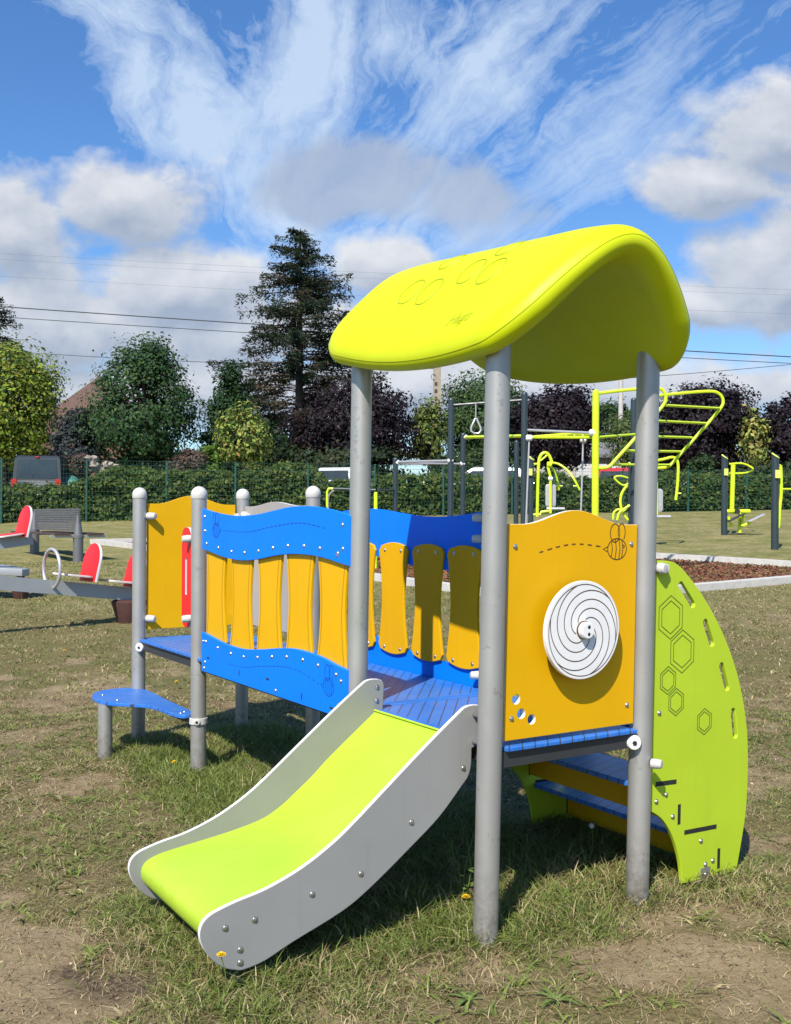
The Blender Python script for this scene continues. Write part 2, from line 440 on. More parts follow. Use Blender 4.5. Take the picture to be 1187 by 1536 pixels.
def roof_line(mb, pts, r=.0036, closed=True):
    mb.tube([W(*roof_pt(a, b, TR - .0006)) for a, b in pts], r, 6, closed=closed)
mb = MB()
for (ca, cb, R) in ((.125, .62, .055), (.115, .49, .055), (.165, .315, .055), (.145, .18, .055), (.245, .55, .05), (.25, .23, .05)):
    hx = []
    for k in range(6):
        t = PI / 6 + k * PI / 3
        hx.append((ca + R * .8 * math.cos(t), cb + R * math.sin(t)))
    roof_line(mb, smooth_path(hx, 4, True))
mb.build('honeycomb_relief', 'roofmark', roof)

def text_points(txt, size):
    cu = bpy.data.curves.new('tmp', 'FONT'); cu.body = txt; cu.size = size; cu.extrude = .002; cu.shear = .25; cu.offset = .001
    ob = bpy.data.objects.new('tmp', cu); COL.objects.link(ob)
    dg = bpy.context.evaluated_depsgraph_get(); dg.update()
    me = bpy.data.meshes.new_from_object(ob.evaluated_get(dg))
    V = [tuple(q.co) for q in me.vertices]; Fc = [tuple(p.vertices) for p in me.polygons]
    bpy.data.objects.remove(ob); bpy.data.curves.remove(cu); bpy.data.meshes.remove(me)
    return V, Fc
V, Fc = text_points('Hags', .06)
# lettering runs along -b on the front slope, up the slope in +a
make('lettering', [W(*roof_pt(-.015 + y * .7, .205 - x * 1.02, TR + z - .0005)) for x, y, z in V], Fc, [0] * len(Fc), 'rooftext', roof, 0, recalc=False)

# yellow end panel beside the front posts, with the spinning disc
def wave_top(x0, x1, zc, zm, n=30):
    out = []
    for i in range(n + 1):
        t = i / n
        if t < .10 or t > .90: z = zc
        else: z = zc + (zm - zc) * .5 * (1 - math.cos(2 * PI * (t - .10) / .80))
        out.append((x0 + (x1 - x0) * t, z))
    return out
hexh = [[(ca + 0.0155 * math.cos(k * PI / 9), cz + .0155 * math.sin(k * PI / 9)) for k in range(18)] for ca, cz in ((.093, .741), (.115, .694), (.158, .672))]
ab = board('end_panel', [(.046, .614), (.607, .614)] + wave_top(.607, .046, 1.290, 1.336)[0:], 'b', -.002, .016, 'yellow', holes=hexh, edge='core')
for a, z in ((.076, 1.219), (.579, 1.224), (.574, .68), (.076, .682)): bolt(ab, a, -.010, z, (0, -1, 0))
mb = MB()
def bee(mb, cx, cz, s, plane, c, w, flip=1):
    f = lambda pts: [(cx + flip * x * s, cz + z * s) for x, z in pts]
    ribbon(mb, f(ellipse(0, 0, 1.0, .82, 28)), w, plane, c)
    ribbon(mb, f(ellipse(-.25, 1.25, .5, .72, 22)), w, plane, c)
    ribbon(mb, f(ellipse(.45, 1.3, .38, .68, 22, -.9, 3.6)), w, plane, c)
    ribbon(mb, f([(-.95, .2), (-1.5, 0), (-.97, -.2)]), w, plane, c)
    for x in (-.62, -.2, .2, .5): ribbon(mb, f([(x, .78 * math.sqrt(1 - x * x)), (x + .12, 0), (x, -.78 * math.sqrt(1 - x * x))]), w, plane, c)
    ribbon(mb, f(ellipse(.68, .2, .1, .1, 10)), w, plane, c)
def dashes(mb, path, w, plane, c, dl, gap):
    P = [np.array(p) for p in smooth_path(path, 20)]
    acc = 0; cur = [P[0]]; on = True
    for a, b in zip(P[:-1], P[1:]):
        acc += np.linalg.norm(b - a)
        if on: cur.append(b)
        if acc > (dl if on else gap):
            if on and len(cur) > 1: ribbon(mb, [cur[0], cur[-1]], w, plane, c)
            on = not on; acc = 0; cur = [b]
bee(mb, .513, 1.208, .043, 'b', -.0108, .0034)
dashes(mb, [(.174, 1.2), (.26, 1.219), (.34, 1.226), (.447, 1.216)], .004, 'b', -.0108, .016, .014)
mb.build('engraved_bee', 'groove_brown', ab, 0, recalc=False)

dc = (.322, -.062, .951); DR = .158
n = dirW(0, -1, 0)
disc = board('spinning_disc', ellipse(dc[0], dc[2], DR, DR, 80)[:-1], 'b', -.054, .016, 'white')
mb = MB()
ribbon(mb, ellipse(dc[0], dc[2], DR * .93, DR * .93, 80), .0026, 'b', -.0628)
for k in range(6):
    pts = []
    for t in np.linspace(0, 1, 44):
        r = .034 + (DR * .93 - .034) * t ** .9; ph = k * PI / 3 + .3 - math.radians(215) * t
        pts.append((dc[0] + r * math.cos(ph), dc[2] + r * math.sin(ph)))
    ribbon(mb, pts, .0030, 'b', -.0628)
mb.build('spiral_groove', 'groove_brown', disc, 0, recalc=False)
mb = MB(); mb.lathe(W(dc[0], -.0615, dc[2]), n, [(.030, 0), (.030, .003), (.027, .005)], 28, 0); mb.lathe(W(dc[0], -.066, dc[2]), n, [(.027, 0), (.027, .016), (.024, .019)], 28, 1)
mb.build('hub', ['groove_brown', 'white'], disc)
mb = MB(); mb.lathe(W(dc[0], -.008, dc[2]), n, [(.02, 0), (.02, .04)], 16); mb.build('axle', 'black', ab)
for dz in (.011, -.012): bolt(disc, dc[0] + .003, -.0858, dc[2] + dz, (0, -1, 0), .005, .001, 'black')

# decks with flanged dark frames
def deck(a0, a1, b0, b1, z=DK, m='deck', name='deck', t=.014, parent=tower, skirt=.05, outl=None, strips=()):
    o = board(name, outl or rrect(a0, b0, a1, b1, .008, 2), 'z', z - t / 2, t, m, parent, bev=.003)
    mb = MB()
    if skirt:
        mb.box(((a0 + a1) / 2, (b0 + b1) / 2, z - t - skirt / 2), (a1 - a0 - .03, b1 - b0 - .03, skirt), 0, mapf=W)
        mb.build('deck_frame', 'frame', o, 0)
    for (x0, y0, x1, y1) in strips:
        board('plain_strip', rrect(x0, y0, x1, y1, .004, 2), 'z', z + .0005, .002, 'blue_deck', o, bev=.0005)
    return o
MT['blue_deck'] = plain('plain_blue_deck', (.02, .18, .62), .45, 0, .2, 9)
deck(.022, .665, -.03, .828, outl=[(.022, .046), (.047, .046), (.047, -.030), (.606, -.030), (.606, .046), (.665, .046), (.665, .800), (.022, .800)], strips=((.024, .05, .046, .798), (.05, .765, .66, .798)))
deck(-.022, .650, .802, 2.38, strips=((0, .806, .645, .835),)); deck(-.012, .650, 2.41, 3.375, outl=[(-.012, 2.45), (.046, 2.45), (.046, 2.385), (.65, 2.385), (.65, 3.375), (.046, 3.375), (.046, 3.292), (-.012, 3.292)], strips=((-.010, 2.455, .006, 3.29),))

# barrier boards and slats
zfu = [(.811, 1.313), (.83, 1.318), (.9, 1.331), (1.028, 1.346), (1.164, 1.354), (1.307, 1.351), (1.459, 1.337), (1.62, 1.321), (1.792, 1.314), (1.928, 1.317), (2.096, 1.330), (2.256, 1.350)]
zfl = [(.811, 1.126), (.894, 1.136), (.99, 1.148), (1.09, 1.156), (1.194, 1.158), (1.321, 1.155), (1.454, 1.143), (1.616, 1.123), (1.766, 1.112), (1.925, 1.115), (2.069, 1.129), (2.169, 1.142), (2.256, 1.150)]
zlt = [(.811, .737), (.914, .747), (1.011, .761), (1.148, .769), (1.274, .768), (1.406, .755), (1.565, .733), (1.736, .714), (1.871, .711), (2.013, .718), (2.138, .731), (2.256, .743)]
up_out = smooth_path(zfu, 4) + smooth_path(zfl[::-1], 4)
lo_out = smooth_path(zlt, 4) + [(2.256, .552), (.811, .552)]
def slat_outline(bc, z0, z1, w1=.129, w0=.096):
    out = []
    ts = np.linspace(-1, 1, 21)
    right = [(bc + (w0 + (w1 - w0) * abs(t) ** 1.7) - (.022 * max(0, (abs(t) - .9) / .1) ** 2), (z0 + z1) / 2 + t * (z1 - z0) / 2) for t in ts]
    top = [(bc + x * (w1 - .026), z1 + .016 * (1 - x * x)) for x in np.linspace(.94, -.94, 11)]
    left = [(2 * bc - p[0], p[1]) for p in right[::-1]]
    bot = [(bc + x * (w1 - .026), z0 - .016 * (1 - x * x)) for x in np.linspace(-.94, .94, 11)]
    return right + top + left + bot
fa = -.0375
fu = board('barrier_board', up_out, 'a', fa, .015, 'blue'); fl = board('barrier_board', lo_out, 'a', fa, .015, 'blue')
for c in (.968, 1.245, 1.530, 1.822, 2.121):
    s_ = board('barrier_slat', slat_outline(c, .69, 1.195), 'a', -.022, .014, 'yellow', bev=.003)
    mb = MB()
    for sg in (1, -1):
        ribbon(mb, [(c + sg * (.096 + .031 * abs(t) ** 1.7 - .017), .9425 + t * .24) for t in np.linspace(-1, 1, 20)], .0035, 'a', -.0297)
    mb.build('edge_groove', 'groove_yellow', s_, 0, recalc=False)
z6 = lambda L: [(180 + x * .3033, 700 + y * .3033) for x, y in L]
fbz = [(.865, 1.281), (.86, 1.19), (.90, 1.165)] + [(c + d, None) for c in (.968, 1.245, 1.53, 1.822, 2.121) for d in (-.07, .075)] + [(2.22, 1.31), (2.22, 1.24)]
def itp(tab, x): return float(np.interp(x, [p[0] for p in tab], [p[1] for p in tab]))
for b, z in fbz:
    if z is None: bolt(fu, -.045, b, itp(zfl, b) + .035, (-1, 0, 0)); bolt(fl, -.045, b, itp(zlt, b) - .035, (-1, 0, 0))
    else: bolt(fu, -.045, b, z, (-1, 0, 0))
for b, z in ((2.21, .60), (2.22, .57), (1.42, .575), (.87, .60), (.86, .69), (2.23, .70)): bolt(fl, -.045, b, z, (-1, 0, 0))
mb = MB(); bee(mb, 2.08, 1.245, .043, 'a', -.0458, .003, 1); dashes(mb, [(1.99, 1.245), (1.72, 1.242), (1.45, 1.27), (1.2, 1.285), (.97, 1.262)], .003, 'a', -.0458, .014, .012); mb.build('engraved_bee', 'groove_blue', fu, 0, recalc=False)
mb = MB(); bee(mb, .955, .655, .043, 'a', -.0458, .003, -1); dashes(mb, [(1.03, .655), (1.25, .688), (1.5, .668), (1.75, .632), (1.92, .628)], .003, 'a', -.0458, .014, .012)
mb.build('engraved_bee', 'groove_blue', fl, 0, recalc=False)
for b, z, hz in ((2.17, .625, 0), (1.80, .60, 1), (1.50, .612, 0), (1.18, .585, 1), (.93, .578, 0)):
    mb = MB(); mb.box((-.0445, b, z), (.003, .008 if hz else .028, .024 if hz else .008), 0, mapf=W); mb.build('slot', 'black', fl, 0)
# rear barrier: mirror of the front one, slats on the inner side
mir = lambda P: [(3.066 - p[0], p[1]) for p in P]
ub = mir(up_out); lb = mir(lo_out)
cl = lambda P: [(min(max(b, .862), 2.345), z) for b, z in P]
ub = cl(ub); lb = cl([(b, z - .035 if z > .6 else z) for b, z in lb])
ub = [(b, z if z > 1.23 else z - .03) for b, z in ub]
ru = board('barrier_board', ub, 'a', LW + .0095, .015, 'blue'); rl = board('barrier_board', lb, 'a', LW + .0095, .015, 'blue')
for c in (1.020, 1.297, 1.584, 1.872, 2.16):
    dz = .0
    s_ = board('barrier_slat', slat_outline(c, .683, 1.178), 'a', LW - .0065, .013, 'yellow', bev=.003)
    for d in (-.07, .07):
        for z in (1.157, .697): bolt(s_, LW - .0135, c + d, z, (-1, 0, 0))
for z in (1.311, 1.224): knob(ru, LW - .0, .90, z, (-.9, .43, 0), .018, .05)
knob(rl, LW - .0, .90, .655, (-.9, .43, 0), .018, .05)

# far end panels
fh = board('end_panel', [(.046, .650), (.60, .650)] + wave_top(.60, .046, 1.386, 1.437), 'b', AF, .016, 'yellow')
for z in (1.313, .714):
    knob(fh, .043, AF - .012, z, (.55, -.84, 0), .021, .06); knob(fh, .61, AF - .012, z, (-.4, -.9, 0), .021, .055)
gp = board('end_panel', [(2.46, .66), (3.29, .66)] + wave_top(3.29, 2.46, 1.375, 1.40), 'a', LW, .016, 'palegrey', edge='core')
knob(gp, LW, 3.27, 1.32, (-.7, -.7, .1), .022, .07); knob(gp, LW - .01, 3.22, 1.315, (-.8, -.6, 0), .02, .06); knob(gp, LW, 2.50, .71, (-.9, .4, 0), .02, .05)
rh = board('grab_handle', rrect(2.495, .735, 2.630, 1.255, .055, 6), 'a', 0, .016, 'red', holes=[capsule((2.566, .915), (2.566, 1.085), .011)], edge='redcore')
for z in (1.195, .785): knob(rh, -.004, 2.50, z, (-1, .1, 0), .020, .05)
# deck brackets and clamps
def clamp(a, b, z, nrm=(-1, 0, 0), name='clamp'):
    mb = MB(); mb.lathe(W(a, b, z), (0, 0, 1), [(PR + .001, 0), (PR + .007, .001), (PR + .007, .030), (PR + .001, .031)], 28)
    p = W(a, b, z + .015) + dirW(*nrm) * (PR + .006); n = dirW(*nrm)
    mb.lathe(p - n * .012, n, [(.017, 0), (.017, .016), (.013, .02)], 14)
    o = mb.build(name, 'cap', tower)
    mb = MB(); mb.lathe(p + n * .006, n, [(.008, 0), (.008, .004)], 6); mb.build('nut', 'black', o); return o
clamp(0, AE, .262, (-.5, -.86, 0))
def ear(a, b, z, nrm):
    mb = MB(); p = W(a, b, z); n = dirW(*nrm); n = n / np.linalg.norm(n)
    mb.lathe(p - n * .008, n, [(.022, 0), (.026, .004), (.026, .012), (.022, .018)], 18)
    o = mb.build('bracket', 'white', tower); m2 = MB(); m2.lathe(p + n * .0105, n, [(.008, 0), (.008, .003)], 8); m2.build('nut', 'black', o)
ear(-.012, AF - .055, .553, (-.75, -.66, 0)); ear(LW - .055, -.022, .553, (-.45, -.9, 0))
mb = MB(); mb.tube([W(LW - .02, -.012, .548), W(LW - .22, .03, .556)], .013, 8); mb.build('support_strut', 'bench_metal', tower)  # darker metal than the posts: under-deck shade put into the colour
knob(tower, LW + .012, -.042, .478, (.45, -1, .05), .017, .036)
for z_ in (.685, .60): MB().tube([W(.012, .036, z_), W(.012, .098, z_)], .008, 8).build('slide_bracket', 'bolt', tower)

# slide
so = [(.030, .712), (.003, .714), (-.020, .710), (-.042, .697), (-.160, .610), (-.325, .481), (-.409, .415), (-.487, .359), (-.590, .303), (-.700, .264), (-.791, .246), (-.849, .231), (-.874, .220), (-.891, .203), (-.897, .177), (-.890, .148), (-.873, .119), (-.850, .092), (-.822, .070), (-.787, .056), (-.762, .052), (-.699, .063), (-.614, .096), (-.455, .151), (-.357, .204), (-.22, .298), (-.113, .377), (-.028, .463), (-.004, .490), (.006, .526), (.007, .576)]
so = smooth_path(so, 4) + [(.052, .592), (.056, .68), (.053, .697), (.045, .707)]
cp = [(.019, .592), (.008, .586), (-.164, .455), (-.240, .390), (-.30, .345), (-.36, .302), (-.43, .268), (-.53, .246), (-.649, .229), (-.764, .214), (-.818, .202), (-.847, .185), (-.857, .160), (-.851, .130), (-.828, .106), (-.79, .092)]
cp = smooth_path(cp, 5)
slide_root = None
V = []; Fc = []; abz = []
b0, b1 = .116, .712; nb = 12
inner = []
for i, p in enumerate(cp):
    q0 = cp[max(i - 1, 0)]; q1 = cp[min(i + 1, len(cp) - 1)]; t = q1 - q0; t = t / np.linalg.norm(t)
    inner.append(p + np.array([-t[1], t[0]]) * .010)
k = len(cp)
for ring in (cp, inner):
    for p in ring:
        for j in range(nb + 1):
            b = b0 + (b1 - b0) * j / nb; q = (p[0], b, p[1]); abz.append(q); V.append(W(*q))
w = nb + 1; off = k * w
for i in range(k - 1):
    for j in range(nb):
        Fc.append((i * w + j, i * w + j + 1, (i + 1) * w + j + 1, (i + 1) * w + j)); Fc.append((off + i * w + j, off + (i + 1) * w + j, off + (i + 1) * w + j + 1, off + i * w + j + 1))
    for j in (0, nb): Fc.append((i * w + j, (i + 1) * w + j, off + (i + 1) * w + j, off + i * w + j))
for i in (0, k - 1):
    for j in range(nb): Fc.append((i * w + j, i * w + j + 1, off + i * w + j + 1, off + i * w + j))
chute = make('slide_chute', V, Fc, [0] * len(Fc), 'chute', tower, 40, abz)
RB = [(-0.823, 0.18), (-0.735, 0.185), (-0.777, 0.111), (-0.776, 0.075), (-0.556, 0.222), (-0.394, 0.252), (-0.218, 0.377), (-0.025, 0.518)]; LBT = [(0.026, 0.682), (0.025, 0.633)]
sbolts = [(-.845, .19), (-.80, .20), (-.775, .145), (-.775, .105), (-.66, .20), (-.47, .245), (-.28, .385), (-.065, .545)]
for b in (.108, .720):
    sp_ = board('slide_side_panel', so, 'b', b, .016, 'grey', tower, bev=.003, edge='core') if b < .3 else board('slide_side_panel', so, 'b', b, .016, 'grey', tower, bev=.003, edge='core')
    if b < .3:
        for p in RB: bolt(sp_, p[0], b - .008, p[1], (0, -1, 0), .008)
    else:
        for p in LBT: bolt(sp_, p[0], b - .008, p[1], (0, -1, 0), .008)

# stairs with lime side panels
go = [(.700, 1.166), (.745, 1.165), (.787, 1.159), (.825, 1.142), (.882, 1.096), (.934, 1.046), (.994, .979), (1.055, .896), (1.104, .814), (1.147, .721), (1.177, .629), (1.198, .537), (1.207, .445), (1.209, .355), (1.203, .238), (1.185, .142), (1.155, .016)]
gi = [(.867, .022), (.858, .083), (.842, .136), (.816, .192), (.784, .239), (.747, .275), (.700, .303)]
gout = smooth_path(go, 4) + smooth_path(gi, 5)
slots = [capsule(p, q, .0125) for p, q in (((.829, 1.078), (.891, 1.008)), ((.960, .940), (.996, .864)), ((1.051, .778), (1.083, .697)), ((1.119, .606), (1.134, .518)))]
for b in (0, AC):
    g = board('stair_side_panel', gout, 'b', b, .016, 'green', holes=slots)
    f = b - .0088 if b == 0 else b - .0088
    mb = MB(); m2 = MB()
    def hx(ca, cz, R): return [(ca + R * .77 * math.cos(PI / 6 + k * PI / 3) / .866, cz + R * math.sin(PI / 6 + k * PI / 3)) for k in range(6)]
    for ca, cz, R in ((.780, .967, .076), (.842, .844, .076), (.773, .747, .049), (.816, .668, .048), (.964, .585, .047)):
        ribbon(mb, hx(ca, cz, R), .0036, 'b', f, closed=True); ribbon(mb, hx(ca, cz, R * .76), .0036, 'b', f, closed=True)
    mb.build('honeycomb_engraving', 'groove_green', g, 0, recalc=False)
    for p, q, ww in (((.722, .392), (.826, .388), .008), ((.843, .306), (.843, .235), .0075), ((.871, .202), (1.04, .198), .008), ((1.055, .116), (1.055, .043), .0075)): ribbon(m2, [p, q], ww * 2, 'b', f)
    m2.build('tread_slot', 'black', g, 0, recalc=False)
    if b == 0:
        for a, z in ((.775, .349), (.728, .331), (.811, .267), (.959, .158), (1.024, .077), (.985, .070), (.986, .034), (.733, .637)): bolt(g, a, -.008, z, (0, -1, 0), .008)
        knob(g, .71, -.01, 1.139, (.25, -.97, 0), .02, .03); knob(g, .733, -.01, 1.139, (0, -1, 0), .017, .022)
        mb = MB(); mb.box((.985, .01, .01), (.05, .04, .10), 0, mapf=W); mb.build('ground_foot', 'steel', g, 0)
for z, a0, a1 in ((.40, .645, .872), (.20, .858, 1.085)):
    deck(a0, a1, .012, AC - .012, z, 'tread', 'stair_tread', .018, tower, 0)
for a, z0, z1 in ((.843, .240, .382), (1.057, .04, .180)):
    board('stair_riser', [(.012, z0), (AC - .012, z0), (AC - .012, z1), (.012, z1)], 'a', a, .015, 'yellow')

# petal shaped step
bo = [(-.322, 3.14), (-.301, 3.222), (-.269, 3.3), (-.219, 3.355), (-.131, 3.386), (-.045, 3.378), (.010, 3.301), (.020, 3.164), (.012, 2.945), (.006, 2.769), (.006, 2.624), (.000, 2.506), (-.018, 2.440), (-.060, 2.412), (-.092, 2.440), (-.108, 2.530), (-.114, 2.668), (-.139, 2.778), (-.183, 2.838), (-.238, 2.894), (-.285, 2.95), (-.315, 3.047)]
st = board('petal_step', smooth_path(bo, 4, True), 'z', .301, .018, 'step', bev=.003)
for a, b in ((-.25, 3.2), (-.23, 3.0), (-.04, 2.50), (-.07, 2.47)): bolt(st, a, b, .310, (0, 0, 1), .007)
mb = MB(); mb.tube([W(-.04, 2.43, .283), W(-.06, 2.62, .283)], .016, 10); mb.build('step_bracket', 'frame', st)

# ------------------------------------------------------------------ ground sheet
def vnoise(x, y, sc, seed):
    g = np.random.default_rng(seed).random((256, 256)); x = np.asarray(x) * sc; y = np.asarray(y) * sc
    xi = np.floor(x).astype(int); yi = np.floor(y).astype(int); fx = x - xi; fy = y - yi
    fx = fx * fx * (3 - 2 * fx); fy = fy * fy * (3 - 2 * fy)
    a = g[xi % 256, yi % 256]; b = g[(xi + 1) % 256, yi % 256]; c = g[xi % 256, (yi + 1) % 256]; d = g[(xi + 1) % 256, (yi + 1) % 256]
    return (a * (1 - fx) + b * fx) * (1 - fy) + (c * (1 - fx) + d * fx) * fy
def fbm(x, y, sc, seed): return .5 * vnoise(x, y, sc, seed) + .3 * vnoise(x, y, sc * 2.1, seed + 1) + .2 * vnoise(x, y, sc * 4.7, seed + 2)
BARE = [(-1.0, 2.95, .40, .40, .75), (.28, 3.08, .09, .07, .6), (-1.45, 3.4, .3, .25, .4), (.86, 3.04, .34, .19, .75), (.80, 3.36, .13, .14, .8), (-1.5, 5.05, .30, .20, .5), (-1.95, 5.9, .5, .6, .4), (1.25, 2.78, .4, .2, .55), (-2.9, 7.6, 1.2, .9, .35), (1.03, 3.62, .12, .09, .8), (1.9, 5.6, .5, 1.2, .4), (.33, 2.93, .16, .12, .4), (-.25, 2.70, .25, .16, .4), (2.4, 7.5, 1.2, 1.4, .3)]
DARK = [(-.77, 2.88, .17, .11), (-.76, 3.10, .10, .08), (-.9, 2.96, .1, .08)]
def bare(x, y):
    b = np.zeros_like(np.asarray(x, float))
    for cx, cy, rx, ry, s in BARE:
        d = ((x - cx) / rx) ** 2 + ((y - cy) / ry) ** 2
        b = np.maximum(b, s * np.clip(1.35 - d, 0, 1))
    n = fbm(x, y, 2.6, 11); n2 = fbm(x, y, 9, 21)
    b = b + (n - .5) * 1.5 + (n2 - .5) * 1.1
    b = b + np.clip(fbm(x, y, .8, 31) - .52, 0, 1) * 1.6
    return np.clip(b, 0, 1)
def lush(x, y):      # long uncut grass hugging the play tower
    p = np.stack([x - A0[0], y - A0[1]], -1); a = p @ uu; b = p @ vv
    def blk(a0, a1, b0, b1, f):
        da = np.maximum(np.maximum(a0 - a, a - a1), 0); db = np.maximum(np.maximum(b0 - b, b - b1), 0)
        return np.clip(1 - np.hypot(da, db) / f, 0, 1)
    l = np.maximum(blk(-.12, .75, .05, 3.2, .28), blk(-.85, 0., .05, .8, .20) * .9)
    l = np.maximum(l, blk(.62, 1.12, -.02, .85, .18) * .9)
    for (pa, pb, s) in ((0, 0, .8), (LW, 0, .55), (0, AE, 1), (-.287, 3.03, .4), (0, AF, .8), (.95, -.15, .7), (.35, -.12, .75), (-.85, .1, .9), (-.93, .45, .8), (-.95, .72, .75), (-.8, -.06, .9), (-.55, -.08, .7), (-.2, -.1, .6)):
        l = np.maximum(l, s * np.clip(1 - np.hypot(a - pa, b - pb) / .24, 0, 1))
    return l
def axis(lo, hi, step, far0, far1, g=1.16):
    c = list(np.arange(lo, hi, step)); d = step; x = c[-1]
    while x < far1: d *= g; x += d; c.append(x)
    d = step; x = c[0]; pre = []
    while x > far0: d *= g; x -= d; pre.append(x)
    return np.array(pre[::-1] + c)
gx = axis(-3.6, 3.6, .036, -700, 700); gy = axis(2.1, 9.2, .036, -60, 1500)
X, Y = np.meshgrid(gx, gy, indexing='ij')
near = np.clip(1 - (Y - 7) / 6, 0, 1) * np.clip(1 - (np.abs(X) - 3) / 3, 0, 1)
Z = tz(X, Y) + near * ((fbm(X, Y, 6, 41) - .5) * .022 + (fbm(X, Y, 1.5, 44) - .5) * .03)
BR = bare(X, Y); Z = Z - near * .012 * BR
nx, ny = X.shape
idx = np.arange(nx * ny).reshape(nx, ny)
fq = np.stack([idx[:-1, :-1], idx[1:, :-1], idx[1:, 1:], idx[:-1, 1:]], -1).reshape(-1, 4)
def np_mesh(name, v, quads=None, tris=None, mats=(), col=None, attrs=None):
    me = bpy.data.meshes.new(name); nq = 0 if quads is None else len(quads); nt_ = 0 if tris is None else len(tris)
    me.vertices.add(len(v)); me.vertices.foreach_set('co', np.asarray(v, np.float32).ravel())
    lp = np.concatenate([np.asarray(q).ravel() for q in (quads, tris) if q is not None]).astype(np.int32)
    me.loops.add(len(lp)); me.loops.foreach_set('vertex_index', lp)
    st = np.concatenate([np.arange(nq) * 4, nq * 4 + np.arange(nt_) * 3]).astype(np.int32)
    me.polygons.add(nq + nt_); me.polygons.foreach_set('loop_start', st)
    me.update(calc_edges=True)
    for m in mats: me.materials.append(MT[m])
    if col is not None:
        a = me.attributes.new('leafcol', 'FLOAT_COLOR', 'POINT'); c4 = np.ones((len(v), 4), np.float32); c4[:, :3] = col; a.data.foreach_set('color', c4.ravel())
    for k_, val in (attrs or {}).items():
        a = me.attributes.new(k_, 'FLOAT', 'POINT'); a.data.foreach_set('value', np.asarray(val, np.float32).ravel())
    return me
def ground_mat():
    m, nt, b = new_mat('ground_soil_and_turf')
    a = N(nt, 'ShaderNodeAttribute', attribute_name='bare'); dk = N(nt, 'ShaderNodeAttribute', attribute_name='damp')
    geo = N(nt, 'ShaderNodeNewGeometry'); P = geo.outputs['Position']
    n1 = noise(nt, 55, 5, .65, vec=P); n2 = noise(nt, 6, 5, .6, vec=P); n3 = noise(nt, .55, 5, .6, vec=P); n4 = noise(nt, 230, 3, .6, vec=P); n5 = noise(nt, 2.2, 5, .65, vec=P)
    soil = ramp(nt, n2, [(.25, (.165, .118, .064)), (.5, (.255, .192, .108)), (.78, (.36, .28, .17))])
    soil = mixc(nt, .4, soil, ramp(nt, n4, [(.3, (.12, .085, .048)), (.7, (.39, .305, .19))]))
    turf = ramp(nt, n1, [(.25, (.085, .066, .030)), (.5, (.165, .132, .060)), (.75, (.27, .22, .11))])
    gr = ramp(nt, n1, [(.25, (.045, .054, .017)), (.5, (.105, .115, .036)), (.78, (.20, .19, .075))])
    turf = mixc(nt, mth(nt, 'MULTIPLY_ADD', n5, 3.4, -1.3, clamp=True), turf, gr)
    brn = ramp(nt, n1, [(.3, (.10, .068, .038)), (.7, (.25, .185, .105))])
    turf = mixc(nt, mth(nt, 'MULTIPLY', mth(nt, 'MULTIPLY_ADD', n3, 4.5, -2.05, clamp=True), .8), turf, brn)
    k = mth(nt, 'MULTIPLY_ADD', mth(nt, 'ADD', a.outputs['Fac'], mth(nt, 'MULTIPLY', mth(nt, 'SUBTRACT', n1, .5), .5)), 3.2, -1.0, clamp=True)
    sp = N(nt, 'ShaderNodeSeparateXYZ'); L_(nt, P, sp.inputs[0])
    farm = mth(nt, 'DIVIDE', mth(nt, 'SUBTRACT', sp.outputs[1], 9.), 8., clamp=True)
    n6 = noise(nt, 11, 8, .78, vec=P); n7 = noise(nt, 1.25, 8, .8, vec=P); lawn = mixc(nt, mth(nt, 'MULTIPLY_ADD', n7, 5., -2., clamp=True), ramp(nt, n6, [(.32, (.07, .085, .02)), (.5, (.145, .155, .045)), (.68, (.24, .235, .085))]), ramp(nt, n6, [(.32, (.15, .13, .05)), (.5, (.29, .25, .115)), (.68, (.42, .36, .18))]))
    turf = mixc(nt, mth(nt, 'MULTIPLY', farm, .9), turf, lawn)
    k = mth(nt, 'MULTIPLY', k, mth(nt, 'MULTIPLY_ADD', farm, -.75, 1.))
    c = mixc(nt, k, turf, soil)
    c = mixc(nt, mth(nt, 'MULTIPLY', dk.outputs['Fac'], mth(nt, 'MULTIPLY_ADD', n1, 2.4, -.5, clamp=True)), c, (.055, .040, .028))
    L_(nt, c, b.inputs['Base Color']); b.inputs['Roughness'].default_value = .95; b.inputs['Specular IOR Level'].default_value = .1
    h = mth(nt, 'ADD', mth(nt, 'MULTIPLY', n1, 1.), mth(nt, 'MULTIPLY', n4, .35))
    bump(nt, b, h, .55, .02)
    return m
MT['ground'] = ground_mat()
dk = np.zeros_like(X)
for cx, cy, rx, ry in DARK: dk = np.maximum(dk, np.clip(1.3 - ((X - cx) / rx) ** 2 - ((Y - cy) / ry) ** 2, 0, 1))
me = np_mesh('ground', np.stack([X, Y, Z], -1).reshape(-1, 3), fq, None, ['ground'], None, {'bare': BR, 'damp': dk})
me.polygons.foreach_set('use_smooth', np.ones(len(me.polygons), dtype=bool))
g = bpy.data.objects.new('ground', me); COL.objects.link(g); kind(g, 'structure')
def gz(x, y):
    nr = np.clip(1 - (y - 7) / 6, 0, 1) * np.clip(1 - (np.abs(x) - 3) / 3, 0, 1)
    return tz(x, y) + nr * ((fbm(x, y, 6, 41) - .5) * .022 + (fbm(x, y, 1.5, 44) - .5) * .03) - nr * .012 * bare(x, y)

